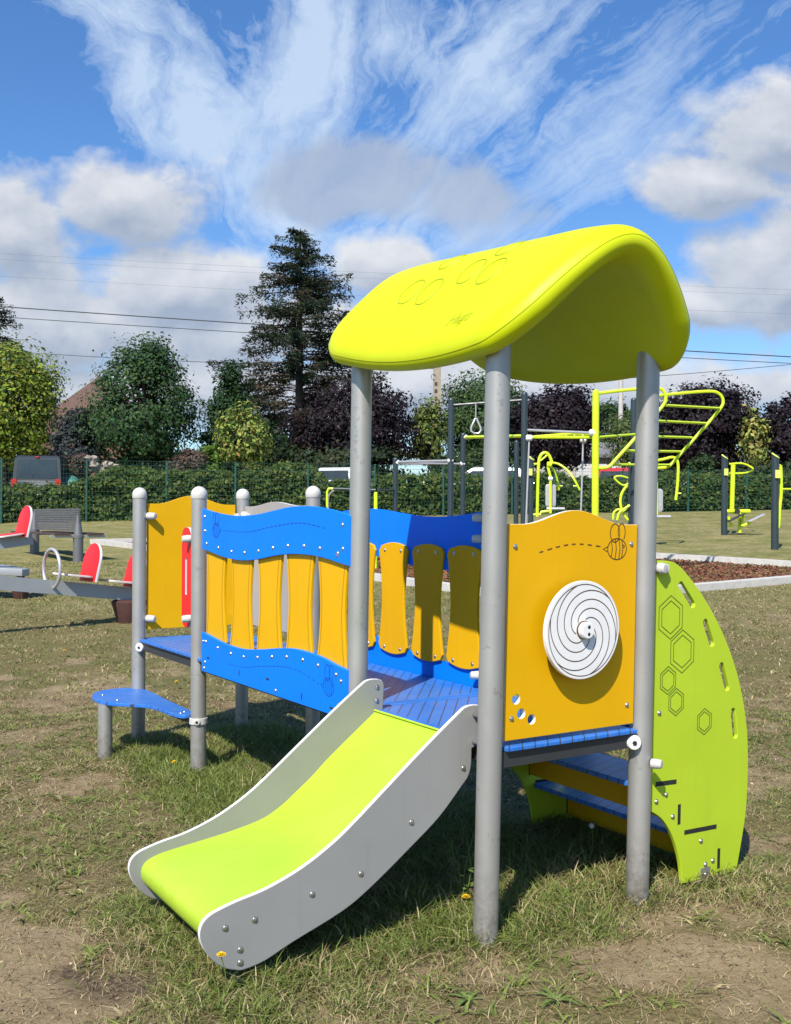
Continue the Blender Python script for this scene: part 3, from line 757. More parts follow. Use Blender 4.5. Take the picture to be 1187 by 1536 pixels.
# ------------------------------------------------------------------ grass
def blades(px, py, h, w, lean_, col, tipmul=1.15):
    n = len(px); az = rng.random(n) * 2 * PI; fa_ = rng.random(n) * 2 * PI
    dx, dy = np.cos(az), np.sin(az); wx, wy = np.cos(fa_) * w / 2, np.sin(fa_) * w / 2
    z0 = gz(px, py) - .004
    def P(t, s):
        bend = lean_ * h * t * t; up = h * t * (1 - .35 * np.minimum(lean_, 1.6) * t)
        return np.stack([px + dx * bend + s * wx * (1 - .55 * t), py + dy * bend + s * wy * (1 - .55 * t), z0 + np.maximum(up, .003)], -1)
    tip = P(1., 0.); v = np.stack([P(0, -1), P(0, 1), P(.55, -1), P(.55, 1), tip], 1).reshape(-1, 3)
    i = np.arange(n) * 5
    q = np.stack([i, i + 1, i + 3, i + 2], -1); t = np.stack([i + 2, i + 3, i + 4], -1)
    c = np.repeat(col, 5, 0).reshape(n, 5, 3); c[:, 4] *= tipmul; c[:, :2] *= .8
    return v, q, t, c.reshape(-1, 3)
def wedge(n, y0, y1, mx=.50, pad=.55):
    y = np.sqrt(rng.random(n) * (y1 * y1 - y0 * y0) + y0 * y0); x = (rng.random(n) * 2 - 1) * (mx * y + pad); return x, y
GREEN = np.array([.125, .175, .036]); LIGHTG = np.array([.235, .275, .070]); STRAW = np.array([.48, .39, .21]); BRWN = np.array([.25, .17, .09])
def gcol(n, straw, var=.3):
    t = rng.random((n, 1)); c = GREEN * (1 - t) + LIGHTG * t
    s = rng.random(n) < straw; c[s] = (STRAW * (.7 + .5 * rng.random((n, 1))))[s]
    s2 = rng.random(n) < straw * .35; c[s2] = BRWN
    return c * (1 - var / 2 + var * rng.random((n, 1)))
parts = []
x, y = wedge(700000, 2.35, 7.5)
l_ = lush(x, y); b_ = bare(x, y) * (1 - l_); cl_ = fbm(x, y, 13, 77); big_ = fbm(x, y, 1.7, 88)
keep = rng.random(len(x)) < np.clip((1 - b_ * 1.25) * (.16 + 2.0 * np.clip(cl_ - .36, 0, 1) + .9 * l_), .11, 1)
x, y, l_, b_, cl_, big_ = (q[keep] for q in (x, y, l_, b_, cl_, big_))
n = len(x); h = (.010 + .026 * rng.random(n) ** 1.4) * (1 + .8 * (cl_ - .4)) + l_ ** 1.2 * (.014 + .070 * rng.random(n) ** 1.7)
ln = .5 + 1.3 * rng.random(n) - .35 * l_ * rng.random(n)
st_ = np.clip(.42 - .36 * l_ + .35 * b_ - 1.0 * (big_ - .5), .04, .85)
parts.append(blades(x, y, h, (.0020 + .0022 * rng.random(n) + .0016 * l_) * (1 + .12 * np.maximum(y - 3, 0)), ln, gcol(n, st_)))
# dry thatch lying flat
x, y = wedge(165000, 2.35, 7.5); k_ = rng.random(len(x)) < np.clip(.80 - .6 * lush(x, y) - .25 * bare(x, y), .04, 1); x, y = x[k_], y[k_]; n = len(x)
c = STRAW * (.45 + .7 * rng.random((n, 1))); c[rng.random(n) < .35] = BRWN
parts.append(blades(x, y, (.012 + .03 * rng.random(n) ** 2), .0014 + .0016 * rng.random(n), 2.2 + 1.5 * rng.random(n), c))
# litter: small dead leaf flakes and soil crumbs
x, y = wedge(22000, 2.35, 7.0); n = len(x); az = rng.random(n) * 6.28; l = .0025 + .006 * rng.random(n) ** 2.5
n1 = np.stack([np.cos(az) * l, np.sin(az) * l, rng.normal(0, .4, n) * l], -1); n2 = np.stack([-np.sin(az) * l * .7, np.cos(az) * l * .7, rng.normal(0, .4, n) * l], -1)
lc = np.where(rng.random((n, 1)) < .5, np.array([[.16, .105, .06]]), np.array([[.40, .31, .20]])) * (.5 + .8 * rng.random((n, 1)))
LIT = (np.stack([x, y, gz(x, y) + .004], -1), n1, n2, lc)
# middle distance
x, y = wedge(310000, 7.3, 18.5, .50, .5); cl_ = fbm(x, y, 5, 78); big_ = fbm(x, y, .9, 89)
k_ = rng.random(len(x)) < np.clip(.15 + 2.2 * (cl_ - .36), .05, 1); x, y, big_ = x[k_], y[k_], big_[k_]; n = len(x)
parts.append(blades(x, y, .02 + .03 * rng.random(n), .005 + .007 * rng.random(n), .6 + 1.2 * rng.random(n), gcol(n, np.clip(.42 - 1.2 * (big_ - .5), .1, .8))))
# broader weedy leaves in clumps
x, y = wedge(3500, 2.4, 7); k_ = bare(x, y) < .55; x, y = x[k_], y[k_]
x = np.repeat(x, 6) + rng.normal(0, .012, len(x) * 6); y = np.repeat(y, 6) + rng.normal(0, .012, len(y) * 6); n = len(x)
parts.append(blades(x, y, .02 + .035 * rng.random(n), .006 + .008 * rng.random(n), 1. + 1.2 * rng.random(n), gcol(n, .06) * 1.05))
vs = []; qs = []; ts = []; cs = []; o_ = 0
for v, q, t, c in parts: vs.append(v); qs.append(q + o_); ts.append(t + o_); cs.append(c); o_ += len(v)
me = np_mesh('grass', np.concatenate(vs), np.concatenate(qs), np.concatenate(ts), ['blade'], np.concatenate(cs))
go_ = bpy.data.objects.new('grass', me); COL.objects.link(go_); kind(go_, 'stuff'); go_['label'] = 'patchy short grass with dry straw and longer tufts round the posts'

def quads(c, n1, n2, col):
    '''flat four-cornered flakes: centre c, half axes n1 and n2'''
    v = np.stack([c - n1, c - n2 * .8, c + n1, c + n2 * .8], 1).reshape(-1, 3); i = np.arange(len(c)) * 4
    return v, np.stack([i, i + 1, i + 2, i + 3], -1), np.repeat(col, 4, 0)
v, fq, cc = quads(*LIT); lo_ = bpy.data.objects.new('soil_litter', np_mesh('soil_litter', v, fq, None, ['chips'], cc)); COL.objects.link(lo_); kind(lo_, 'stuff'); lo_['label'] = 'crumbs of soil and dead leaf bits scattered over the ground'
# dandelions and broad weeds
def flower(px, py, hgt, Yd=None, label='', r=.017, tilt=.3):
    p = at(px, py, Yd); base = np.array([p[0] + .01, p[1] + .02, gz(np.array([p[0]]), np.array([p[1]]))[0]])
    t = thing('dandelion', label, 'flower', base, 'dandelions in the grass')
    mb = MB(); mb.tube(smooth_path([base - (0, 0, .01), (base + p) / 2 + (.006, 0, .01), p - (0, 0, .004)], 4), .0016, 6); mb.build('stem', 'leafgreen', t)
    mb = MB()
    for ring, (rr, zz, k) in enumerate(((1, 0, 16), (.72, .004, 13), (.42, .007, 9))):
        for j in range(k):
            a = 2 * PI * (j + .5 * ring) / k + rng.normal(0, .06); d = np.array([math.cos(a), math.sin(a), 0]); s = np.array([-d[1], d[0], 0]) * r * .13
            c0 = p + (0, 0, zz * r / .017); e = p + d * r * rr * (1 + rng.normal(0, .06)) + (0, 0, zz * r / .017 + r * .25)
            mb.add([c0 - s * .5, c0 + s * .5, e + s, e - s, c0 - s * .5 - (0, 0, .001), c0 + s * .5 - (0, 0, .001), e + s - (0, 0, .001), e - s - (0, 0, .001)], [(0, 1, 2, 3), (7, 6, 5, 4), (0, 4, 5, 1), (1, 5, 6, 2), (2, 6, 7, 3), (3, 7, 4, 0)])
    mb.build('flower_head', 'flower', t, 0)
MT['leafgreen'] = plain('weed_green', (.12, .18, .04), .5, 0, .25, 30)
flower(262, 1144, .1, 5.30, 'dandelion in the grass beside the capped post with a clamp')
flower(332, 1433, .1, 2.735, 'dandelion in front of the nearer slide side panel', .0125)
flower(699, 1346, .1, 3.42, 'dandelion beside the front roof post next to the slide', .014)
flower(1010, 1309, .1, 3.78, 'dandelion at the foot of the lime stair side panel', .015)
for (px, py, Yd, lb) in ((265, 1023, 7.7, 'small dandelion in open grass behind the petal step'), (97, 976, 9.0, 'small dandelion in dry grass left of the tower'), (71, 901, 12.4, 'tiny dandelion below the grey seesaw beam near the ring handle'), (31, 884, 12.3, 'tiny dandelion in front of the brown rubber foot at far left')):
    flower(px, py, .08, Yd, lb, .016)
def rosette(px, py, Y_, n, ln, label):
    p = at(px, py, Y_); x0, y0 = p[0], p[1]; z0 = float(gz(np.array([x0]), np.array([y0]))[0])
    mb = MB()
    for k in range(n):
        a = 2 * PI * k / n + rng.normal(0, .25); l = ln * (.7 + .5 * rng.random()); d = np.array([math.cos(a), math.sin(a), 0]); s = np.array([-d[1], d[0], 0])
        rows = []
        for t in np.linspace(0, 1, 6):
            ww = l * .10 * math.sin(PI * (.12 + .86 * t)) ; zc = .6 * l * t - .45 * l * t * t
            c = np.array([x0, y0, z0]) + d * l * t + np.array([0, 0, zc])
            rows.append((c - s * ww + (0, 0, ww * .4), c, c + s * ww + (0, 0, ww * .4)))
        vs_ = [q for r_ in rows for q in r_]; fs = [(3 * i + j, 3 * i + j + 1, 3 * i + j + 4, 3 * i + j + 3) for i in range(5) for j in (0, 1)]
        mb.add(vs_, fs)
    o = mb.build('weed', 'leafgreen', None, 60, recalc=False); tag(o, label, 'weed', 'broad-leaved weeds in the front grass')
rosette(704, 1500, 2.80, 8, .06, 'broad-leaved plantain rosette at the lower edge, left of the other one')
rosette(835, 1502, 2.78, 9, .062, 'broad-leaved plantain rosette in front of the bare soil patch')
# leafy yellow-flowered weed by the front post
base = np.array([.235, 3.47, .0]); mb = MB(); mb2 = MB()
for k in range(5):
    top = base + np.array([rng.normal(0, .03), rng.normal(0, .02), .14 + .12 * rng.random()]); mb.tube(smooth_path([base, (base + top) / 2 + (rng.normal(0, .012), 0, 0), top], 4), .0016, 5)
    for j in range(9):
        c = base + (top - base) * (.25 + .75 * rng.random()) + rng.normal(0, .016, 3); a = rng.random() * 6.28; d = np.array([math.cos(a), math.sin(a), .3]) * .014; s = np.array([-math.sin(a), math.cos(a), .1]) * .010
        mb2.add([c, c + d + s, c + 2 * d, c + d - s], [(0, 1, 2, 3)])
t = thing('leafy_weed', 'leafy weed with small round leaves growing beside the front roof post', 'weed', base)
mb.build('stem', 'leafgreen', t); mb2.build('leaf', 'leafgreen', t, 0, recalc=False)
# seeding stalks by the stairs
for k, (px, py0, py1, Yd) in enumerate(((885, 1330, 1240, 3.9), (990, 1325, 1258, 3.72))):
    p0 = at(px, py0, Yd); p0[2] = 0; p1 = at(px + (3 if k == 0 else -22), py1, Yd); mb = MB(); mb.tube(smooth_path([p0, (p0 + p1) / 2 + (.008, 0, 0), p1], 5), .0015, 5)
    t = thing('seed_stalk', 'thin dandelion seed stalk in the shade under the stairs' if k == 0 else 'thin bent seed stalk before the lime stair side panel', 'weed', p0)
    mb.build('stem', 'leafgreen', t); mb = MB(); mb.lathe(p1 - (0, 0, .008), (0, 0, 1), [(.002, 0), (.009 if k == 0 else .004, .006), (.011 if k == 0 else .004, .012), (.006, .02)], 10); mb.build('seed_head', 'plate' if k == 0 else 'leafgreen', t)

# ------------------------------------------------------------------ bark mulch bed with kerbs
MV = [np.array(p) for p in ((-7.0, 23.5), (1.82, 12.54), (7.97, 16.2), (-2.2, 24.9))]
mb = MB()
def inset_poly(P, d):
    c = sum(P) / len(P); out = []; k = len(P)
    for i in range(k):
        e0 = P[i] - P[i - 1]; e1 = P[(i + 1) % k] - P[i]; n0 = np.array([-e0[1], e0[0]]) / np.linalg.norm(e0); n1 = np.array([-e1[1], e1[0]]) / np.linalg.norm(e1)
        m_ = n0 + n1; m_ /= (1 + n0 @ n1); out.append(P[i] + m_ * d)
    return out
inn = inset_poly(MV, .15)
for i in range(4):
    for k in range(24):
        a0, a1 = MV[i] + (MV[(i + 1) % 4] - MV[i]) * k / 24, MV[i] + (MV[(i + 1) % 4] - MV[i]) * (k + 1) / 24
        b0_, b1_ = inn[i] + (inn[(i + 1) % 4] - inn[i]) * k / 24, inn[i] + (inn[(i + 1) % 4] - inn[i]) * (k + 1) / 24
        vs = []
        for q in (a0, a1, b1_, b0_): vs.append((q[0], q[1], tzf(*q) - .1))
        for q in (a0, a1, b1_, b0_): vs.append((q[0], q[1], tzf(*q) + .10))
        mb.add(vs, [(0, 1, 5, 4), (1, 2, 6, 5), (2, 3, 7, 6), (3, 0, 4, 7), (4, 5, 6, 7)])
kb = mb.build('kerb', 'concrete', None, 0); tag(kb, 'pale concrete kerb edging the reddish bark bed', 'kerb')
def in_poly(x, y, P):
    r = np.ones(len(x), bool)
    for i in range(len(P)):
        e = P[(i + 1) % len(P)] - P[i]; r &= ((x - P[i][0]) * -e[1] + (y - P[i][1]) * e[0]) > 0
    return r
gxx, gyy = np.meshgrid(np.linspace(0, 1, 40), np.linspace(0, 1, 40), indexing='ij')
q = [inn[k] for k in range(4)]
PX = sum(w_[..., None] * q[k] for k, w_ in enumerate(((1 - gxx) * (1 - gyy), gxx * (1 - gyy), gxx * gyy, (1 - gxx) * gyy)))
zz = tz(PX[..., 0], PX[..., 1]) - .01 + .02 * rng.random(PX.shape[:2])
ii = np.arange(1600).reshape(40, 40); fq = np.stack([ii[:-1, :-1], ii[1:, :-1], ii[1:, 1:], ii[:-1, 1:]], -1).reshape(-1, 4)
MT['mulch'] = plain('red_bark_mulch', (.16, .055, .035), .9, 0, .5, 14, .9, 40)
mo = bpy.data.objects.new('mulch_bed', np_mesh('mulch_bed', np.concatenate([PX, zz[..., None]], -1).reshape(-1, 3), fq, None, ['mulch'])); COL.objects.link(mo); kind(mo, 'structure')
n = 130000; x = rng.uniform(-7, 8, n); y = rng.uniform(12.5, 25, n); k_ = in_poly(x, y, inn); x, y = x[k_], y[k_]; n = len(x)
az = rng.random(n) * 6.28; tl = rng.normal(0, .35, n); l = .014 + .022 * rng.random(n)
n1 = np.stack([np.cos(az) * l, np.sin(az) * l, tl * l], -1); n2 = np.stack([-np.sin(az) * l * .35, np.cos(az) * l * .35, rng.normal(0, .3, n) * l], -1)
c = np.stack([x, y, tz(x, y) + .005 + .02 * rng.random(n)], -1); col = np.array([.22, .085, .050]) * (.4 + 1.1 * rng.random((n, 1)) ** 1.3)
v, fq, cc = quads(c, n1, n2, col)
mo = bpy.data.objects.new('bark_chips', np_mesh('bark_chips', v, fq, None, ['chips'], cc)); COL.objects.link(mo); kind(mo, 'stuff'); mo['label'] = 'reddish bark chips spread inside the kerbs'

# ------------------------------------------------------------------ foliage
def leaf_mesh(c, size, col, nrm=None, aspect=.55, flat=.6):
    """leaf sized faces at points c"""
    n = len(c); r = rng.normal(size=(n, 3))
    if nrm is not None: r = nrm * (1 + flat) + r * .55
    r /= np.linalg.norm(r, axis=1, keepdims=True) + 1e-9
    t = rng.normal(size=(n, 3)); a = np.cross(r, t); a /= np.linalg.norm(a, axis=1, keepdims=True) + 1e-9; b = np.cross(r, a)
    s = (size * (.4 + 1.0 * rng.random(n)))[:, None]
    v = np.stack([c - a * s, c - b * s * aspect + r * s * .12, c + a * s, c + b * s * aspect + r * s * .12], 1).reshape(-1, 3); i = np.arange(n) * 4
    return v, np.stack([i, i + 1, i + 2, i + 3], -1), np.repeat(col, 4, 0)
def lcol(base, n, var=.45, alt=None, p=.0):
    c = 1.16 * np.array(base) * (1 - var / 2 + var * rng.random((n, 1))) * (1 + .12 * rng.normal(size=(n, 3)))
    if alt is not None: s = rng.random(n) < p; c[s] = (np.array(alt) * (.75 + .5 * rng.random((n, 1))))[s]
    return np.clip(c, .004, .9)
def crown_points(cx, cy, cz, rx, ry, rz, nclump, nleaf, shape='round', spread=.17, inner=.55):
    cl = []
    while len(cl) < nclump:
        d = rng.normal(size=3); d /= np.linalg.norm(d); rad = (inner + (1 - inner) * rng.random() ** .6) * (1 + rng.normal(0, .05))
        p = d * rad
        if shape == 'cone':
            t = (p[2] + 1) / 2; k = max(.04, (1 - t) ** .8) * 1.12; p[0] *= k / max(.3, math.sqrt(max(.05, 1 - min(.95, p[2] ** 2)))); p[1] *= k / max(.3, math.sqrt(max(.05, 1 - min(.95, p[2] ** 2))))
        if shape == 'egg':
            t = (p[2] + 1) / 2; k = 1.18 - .68 * t; p[0] *= k; p[1] *= k
        cl.append(p)
    cl = np.array(cl); w_ = rng.random(nclump) + .35; w_ /= w_.sum(); i = rng.choice(nclump, nleaf, p=w_)
    o = np.clip(rng.normal(0, 1, (nleaf, 3)), -1.5, 1.5) * spread * (.6 + .8 * rng.random((nclump, 1)))[i]; o[:, 2] *= .75
    p = cl[i] + o; nr = cl[i] * .7 + o * 1.6 + np.array([0, 0, .35]); nr /= np.linalg.norm(nr, axis=1, keepdims=True) + 1e-9
    return np.array([cx, cy, cz]) + p * np.array([rx, ry, rz]), nr, cl * np.array([rx, ry, rz]) + np.array([cx, cy, cz])
def trunk_mesh(base, top, r, tips, k=10):
    mb = MB(); base = np.array(base, float); top = np.array(top, float)
    mid = (base + top) / 2 + np.array([rng.normal(0, r), 0, 0]); mb.tube(smooth_path([base - (0, 0, .3), mid, top], 4), list(np.linspace(r, r * .3, 9)), 9)
    for q in tips[:k]:
        s0 = base + (top - base) * (.3 + .6 * rng.random()); mb.tube(smooth_path([s0, (s0 + q) / 2 + (0, 0, .12), q], 3), list(np.linspace(r * .4, r * .1, 7)), 6)
    return mb
def tree(name, label, Y, px0, px1, pyt, pyb, color, nleaf, lsize, nclump=90, shape='round', alt=None, altp=0, cat='tree', group=None, depth=.9, spread=.17, tr=.16, inner=.55):
    a = at(px0, pyt, Y); b = at(px1, pyb, Y); cx = (a[0] + b[0]) / 2; rx = abs(b[0] - a[0]) / 2; cz = (a[2] + b[2]) / 2; rz = abs(a[2] - b[2]) / 2
    zb = tzf(cx, Y); t = thing(name, label, cat, (cx, Y, zb), group)
    k = 1 / (1 + spread * .9)
    p, nr, cl = crown_points(cx, Y, cz, rx * k, rx * depth * k, rz * k, nclump, nleaf, shape, spread, inner)
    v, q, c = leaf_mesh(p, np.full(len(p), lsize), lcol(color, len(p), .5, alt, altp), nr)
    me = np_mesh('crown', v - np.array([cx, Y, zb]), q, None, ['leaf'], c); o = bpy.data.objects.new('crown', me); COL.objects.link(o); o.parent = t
    trunk_mesh((cx, Y, zb), (cx, Y, cz + rz * .5), tr, cl, 16).build('trunk', 'bark', t)
    return t
DG = (.035, .075, .026); PUR = (.020, .0145, .018); YG = (.24, .28, .035)
tree('hornbeam', 'big round dark green tree behind the fence left of the tall spruce', 41, 112, 314, 490, 712, (.044, .092, .037), 26000, .078, 210, 'egg', (.085, .145, .045), .25, spread=.13)
tree('maple_tree', 'yellow-green leafy tree above the dark van at the left edge', 43.5, -80, 101, 503, 712, (.25, .31, .042), 20000, .088, 120, 'round', (.06, .10, .025), .3, spread=.2)
tree('lime_shrub', 'small bright yellow-green bush under the tall spruce', 39, 322, 412, 606, 705, (.30, .34, .08), 3600, .085, 50, 'round', (.08, .13, .03), .35, 'shrub', spread=.24, tr=.06)
tree('cypress', 'narrow dark green conifer left of the tall spruce', 44, 290, 408, 530, 712, (.036, .078, .030), 14000, .075, 150, 'cone', None, 0, spread=.11, tr=.14, inner=.35)
tree('purple_plum', 'dark purple tree between the spruce and the concrete pole', 43, 428, 640, 566, 725, PUR, 22000, .082, 170, 'round', (.055, .038, .046), .28)
tree('purple_plum', 'dark purple tree seen between the two right roof posts', 42, 752, 905, 574, 715, PUR, 20000, .082, 150, 'round', (.055, .038, .046), .28)
tree('purple_plum', 'large dark purple tree right of the lime climbing frame', 41, 972, 1150, 568, 722, PUR, 22000, .082, 170, 'round', (.055, .038, .046), .28)
tree('purple_plum', 'dark purple tree cut by the right edge', 40, 1132, 1262, 588, 722, PUR, 17000, .082, 130, 'round', (.055, .038, .046), .28)
tree('yellow_shrub', 'pale yellow leafy bush between the two purple trees at right', 39.2, 1108, 1156, 608, 702, (.36, .36, .10), 1300, .10, 26, 'round', (.09, .12, .03), .3, 'shrub', spread=.3, tr=.05)
tree('garden_tree', 'mid green tree behind the hanging gym ring', 47, 658, 800, 545, 715, (.062, .115, .042), 18000, .085, 140, 'round', (.10, .15, .05), .25, spread=.2)
tree('garden_tree', 'yellow-green tree close behind the concrete pole', 43, 612, 684, 596, 705, (.18, .22, .05), 3800, .085, 46, 'round', (.05, .08, .025), .4, spread=.24, tr=.08)
tree('garden_tree', 'olive green tree behind the sloping lime ladder', 45, 905, 1056, 606, 716, (.10, .15, .048), 14000, .075, 120, 'round', (.15, .19, .07), .3, spread=.22)
tree('garden_tree', 'distant green tree left of the pale power pole', 62, 868, 968, 600, 705, (.045, .090, .030), 8000, .13, 80, 'round', (.09, .14, .04), .2)
tree('blue_spruce', 'small blue-grey conifer in the gap beside the brick house', 40.5, 70, 160, 606, 725, (.050, .062, .062), 7500, .08, 80, 'egg', None, 0, spread=.14, tr=.08)
tree('garden_shrub', 'added dark bush standing in for tree shade behind the parked van', 48, -60, 130, 655, 745, (.022, .040, .020), 6500, .10, 60, 'round', None, 0, 'shrub', spread=.22, tr=.05)  # added filler bush; tree shade is put into its dark leaf colour
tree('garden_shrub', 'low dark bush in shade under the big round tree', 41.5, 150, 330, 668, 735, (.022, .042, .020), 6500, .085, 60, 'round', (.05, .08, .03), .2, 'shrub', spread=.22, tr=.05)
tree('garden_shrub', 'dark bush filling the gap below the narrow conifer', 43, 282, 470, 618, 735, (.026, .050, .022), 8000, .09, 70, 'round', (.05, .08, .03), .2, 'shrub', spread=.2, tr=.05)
tree('garden_shrub', 'bright green bush right of the bare twiggy one', 39.0, 290, 345, 662, 718, (.11, .19, .03), 1800, .08, 26, 'round', None, 0, 'shrub', spread=.22, tr=.04)
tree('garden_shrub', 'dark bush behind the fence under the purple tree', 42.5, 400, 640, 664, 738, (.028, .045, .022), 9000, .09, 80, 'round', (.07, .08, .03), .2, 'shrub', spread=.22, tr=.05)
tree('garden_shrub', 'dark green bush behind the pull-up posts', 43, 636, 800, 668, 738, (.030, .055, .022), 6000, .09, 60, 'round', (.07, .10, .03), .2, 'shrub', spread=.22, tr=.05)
tree('bare_shrub', 'leafless brown twiggy bush behind the fence', 38.4, 258, 318, 672, 722, (.13, .095, .075), 2600, .06, 34, 'round', None, 0, 'shrub', spread=.25, tr=.04)
tree('bare_shrub', 'leafless brown bush beside the stone heap', 38.6, 92, 138, 676, 718, (.12, .09, .07), 1400, .06, 26, 'round', None, 0, 'shrub', spread=.25, tr=.04)
tree('leafy_bush', 'sparse bush in front of the white gable right of the ladder', 39, 1032, 1080, 676, 728, (.05, .085, .035), 900, .09, 24, 'round', None, 0, 'shrub', spread=.26, tr=.03)
tree('leafy_bush', 'dark bush at the right end behind the fence', 39.4, 1078, 1230, 690, 735, (.030, .05, .022), 5000, .09, 50, 'round', (.06, .09, .03), .2, 'shrub', spread=.22, tr=.05)
# tall spruce with drooping, partly browned boughs
def spruce(label, Y, pxc, half, pyt, pyb, nwhorl, dens, name='spruce', brown=.35, seed=3):
    r_ = np.random.default_rng(seed); top = at(pxc, pyt, Y); bot = at(pxc, pyb, Y); R = half / F * Y; zb = tzf(top[0], Y); H = top[2] - bot[2]
    t = thing(name, label, 'tree', (top[0], Y, zb)); mb = MB(); mb.tube([(top[0], Y, zb - .3), (top[0], Y, bot[2] + H * .5), (top[0], Y, top[2])], [.26, .15, .02], 10)
    C = []; NR = []; CO = []
    for w_ in range(nwhorl):
        f = (w_ + .5) / nwhorl; z = top[2] - H * f ** .95
        prof = (min(1, 1.25 * f ** .48) * (1 - .10 * max(0, f - .75) / .25)) * R * 1.32
        for k in range(int(r_.integers(5, 9))):
            az = r_.random() * 6.28; ln = prof * (.45 + .66 * r_.random() ** .8); zj = r_.normal(0, .22); dr = .6 + 1.1 * r_.random(); d = np.array([math.cos(az), math.sin(az), 0])
            pts = []
            for s in np.linspace(0, 1, 6):
                pts.append(np.array([top[0], Y, z + zj * min(1, 3 * f)]) + d * ln * s + np.array([0, 0, ln * dr * (.14 * s - .42 * s * s + .26 * s ** 3) * (1 if f > .2 else -1.2)]))
            mb.tube(pts, list(np.linspace(.035, .008, 6)), 5)
            m = int(dens * ln * (1.2 - .35 * f) * (.5 + r_.random()))
            s = .25 + .75 * r_.random(m) ** .7 if f > .35 else .05 + .95 * r_.random(m); ip = np.array(pts); idx_ = s * 5; i0 = np.minimum(idx_.astype(int), 4); fr = (idx_ - i0)[:, None]
            p = ip[i0] * (1 - fr) + ip[i0 + 1] * fr; side = np.array([-d[1], d[0], 0])
            p = p + side * (r_.normal(0, .20, m) * (1.1 - s * .5) * min(1, ln))[:, None] + np.stack([np.zeros(m), np.zeros(m), -np.abs(r_.normal(0, .24, m)) + .06], -1)
            C.append(p); NR.append(np.repeat(np.array([[d[0] * .3, d[1] * .3, 1]]), m, 0))
            c = np.array([.034, .056, .030]) * (.6 + .8 * r_.random((m, 1)))
            bsel = r_.random(m) < np.clip(brown * (1.6 * f + .1) * (1.3 - .7 * s) * (2 * r_.random()), 0, .9); c[bsel] = np.array([.125, .085, .058]) * (.6 + .7 * r_.random((m, 1)))[bsel]; CO.append(c)
    p = np.concatenate(C); v, q, c = leaf_mesh(p, np.full(len(p), .095), np.concatenate(CO), np.concatenate(NR), .32, .2)
    me = np_mesh('crown', v - np.array([top[0], Y, zb]), q, None, ['leaf'], c); o = bpy.data.objects.new('crown', me); COL.objects.link(o); o.parent = t
    mb.build('trunk', 'bark', t); return t
spruce('tall sparse spruce with browned lower boughs behind the fence', 46, 451, 104, 343, 700, 34, 125)
spruce('dark pine top rising behind the yellow-green tree at the left edge', 52, -2, 44, 440, 640, 14, 75, 'pine', .05, 5)

# hedge along the fence
def hedge():
    Yh = 36.0; n = 46000; px = rng.uniform(-80, 1270, n); X_ = (px - CX) / F * Yh
    topy = np.interp(px, [-80, 0, 100, 130, 200, 330, 420, 470, 495, 530, 560, 650, 760, 900, 1000, 1270], [735, 735, 732, 716, 706, 712, 704, 706, 722, 724, 718, 718, 718, 719, 718, 714]) + (fbm(px, px * 0 + 3, .03, 5) - .5) * 22
    zt = EYE + (780 + .007 * (px - CX) - topy) * Yh / F; zb = tz(X_, Yh) - .02
    s = rng.random(n); face = rng.random(n) < .62
    dep = .55 + .12 * (fbm(X_, s * 2, 1.6, 9) - .5) * 3
    z = np.where(face, zb + (zt - zb) * s ** .85, zt + rng.normal(0, .05, n)); y = np.where(face, Yh - dep + rng.normal(0, .10, n), Yh + (rng.random(n) - .5) * 1.1)
    clp = fbm(X_ * 1.0, z * 1.4, 2.3, 61); y = y - (clp - .5) * .5; z = z + rng.normal(0, .03, n) + np.where(rng.random(n) < .05, .12 * rng.random(n), 0)
    nr = np.where(face[:, None], np.array([[0, -.8, .45]]), np.array([[0, -.2, 1.]]))
    c = lcol((.060, .100, .026), n, .55, (.15, .19, .042), .30)
    v, q, cc = leaf_mesh(np.stack([X_, y, z], -1), np.full(n, .070), c, nr, .6, .3)
    t = thing('hedge', 'long clipped leafy green hedge running along the mesh fence', 'hedge', (0, Yh, tzf(0, Yh)))
    o = bpy.data.objects.new('foliage', np_mesh('foliage', v - np.array(t.location), q, None, ['leaf'], cc)); COL.objects.link(o); o.parent = t
    mb = MB(); xs = np.linspace(-15.8, 15.8, 60); pv = (xs / Yh * F) + CX
    tp = EYE + (780 + .007 * (pv - CX) - np.interp(pv, [-80, 0, 100, 130, 200, 330, 420, 470, 495, 530, 560, 650, 760, 900, 1000, 1270], [735, 735, 732, 716, 706, 712, 704, 706, 722, 724, 718, 718, 718, 719, 718, 714])) * Yh / F - .22
    vs_ = []
    for xx, zt_ in zip(xs, tp):
        zg = tzf(xx, Yh); vs_ += [(xx, Yh - .28, zg), (xx, Yh - .28, zt_), (xx, Yh + .35, zt_), (xx, Yh + .35, zg)]
    mb.add(vs_, [(4 * i + j, 4 * i + (j + 1) % 4, 4 * i + 4 + (j + 1) % 4, 4 * i + 4 + j) for i in range(59) for j in range(4)])
    MT['hedgecore'] = plain('hedge_twigs', (.022, .020, .010), .95, 0, .3, 9); mb.build('branches', 'hedgecore', t, 0)
hedge()

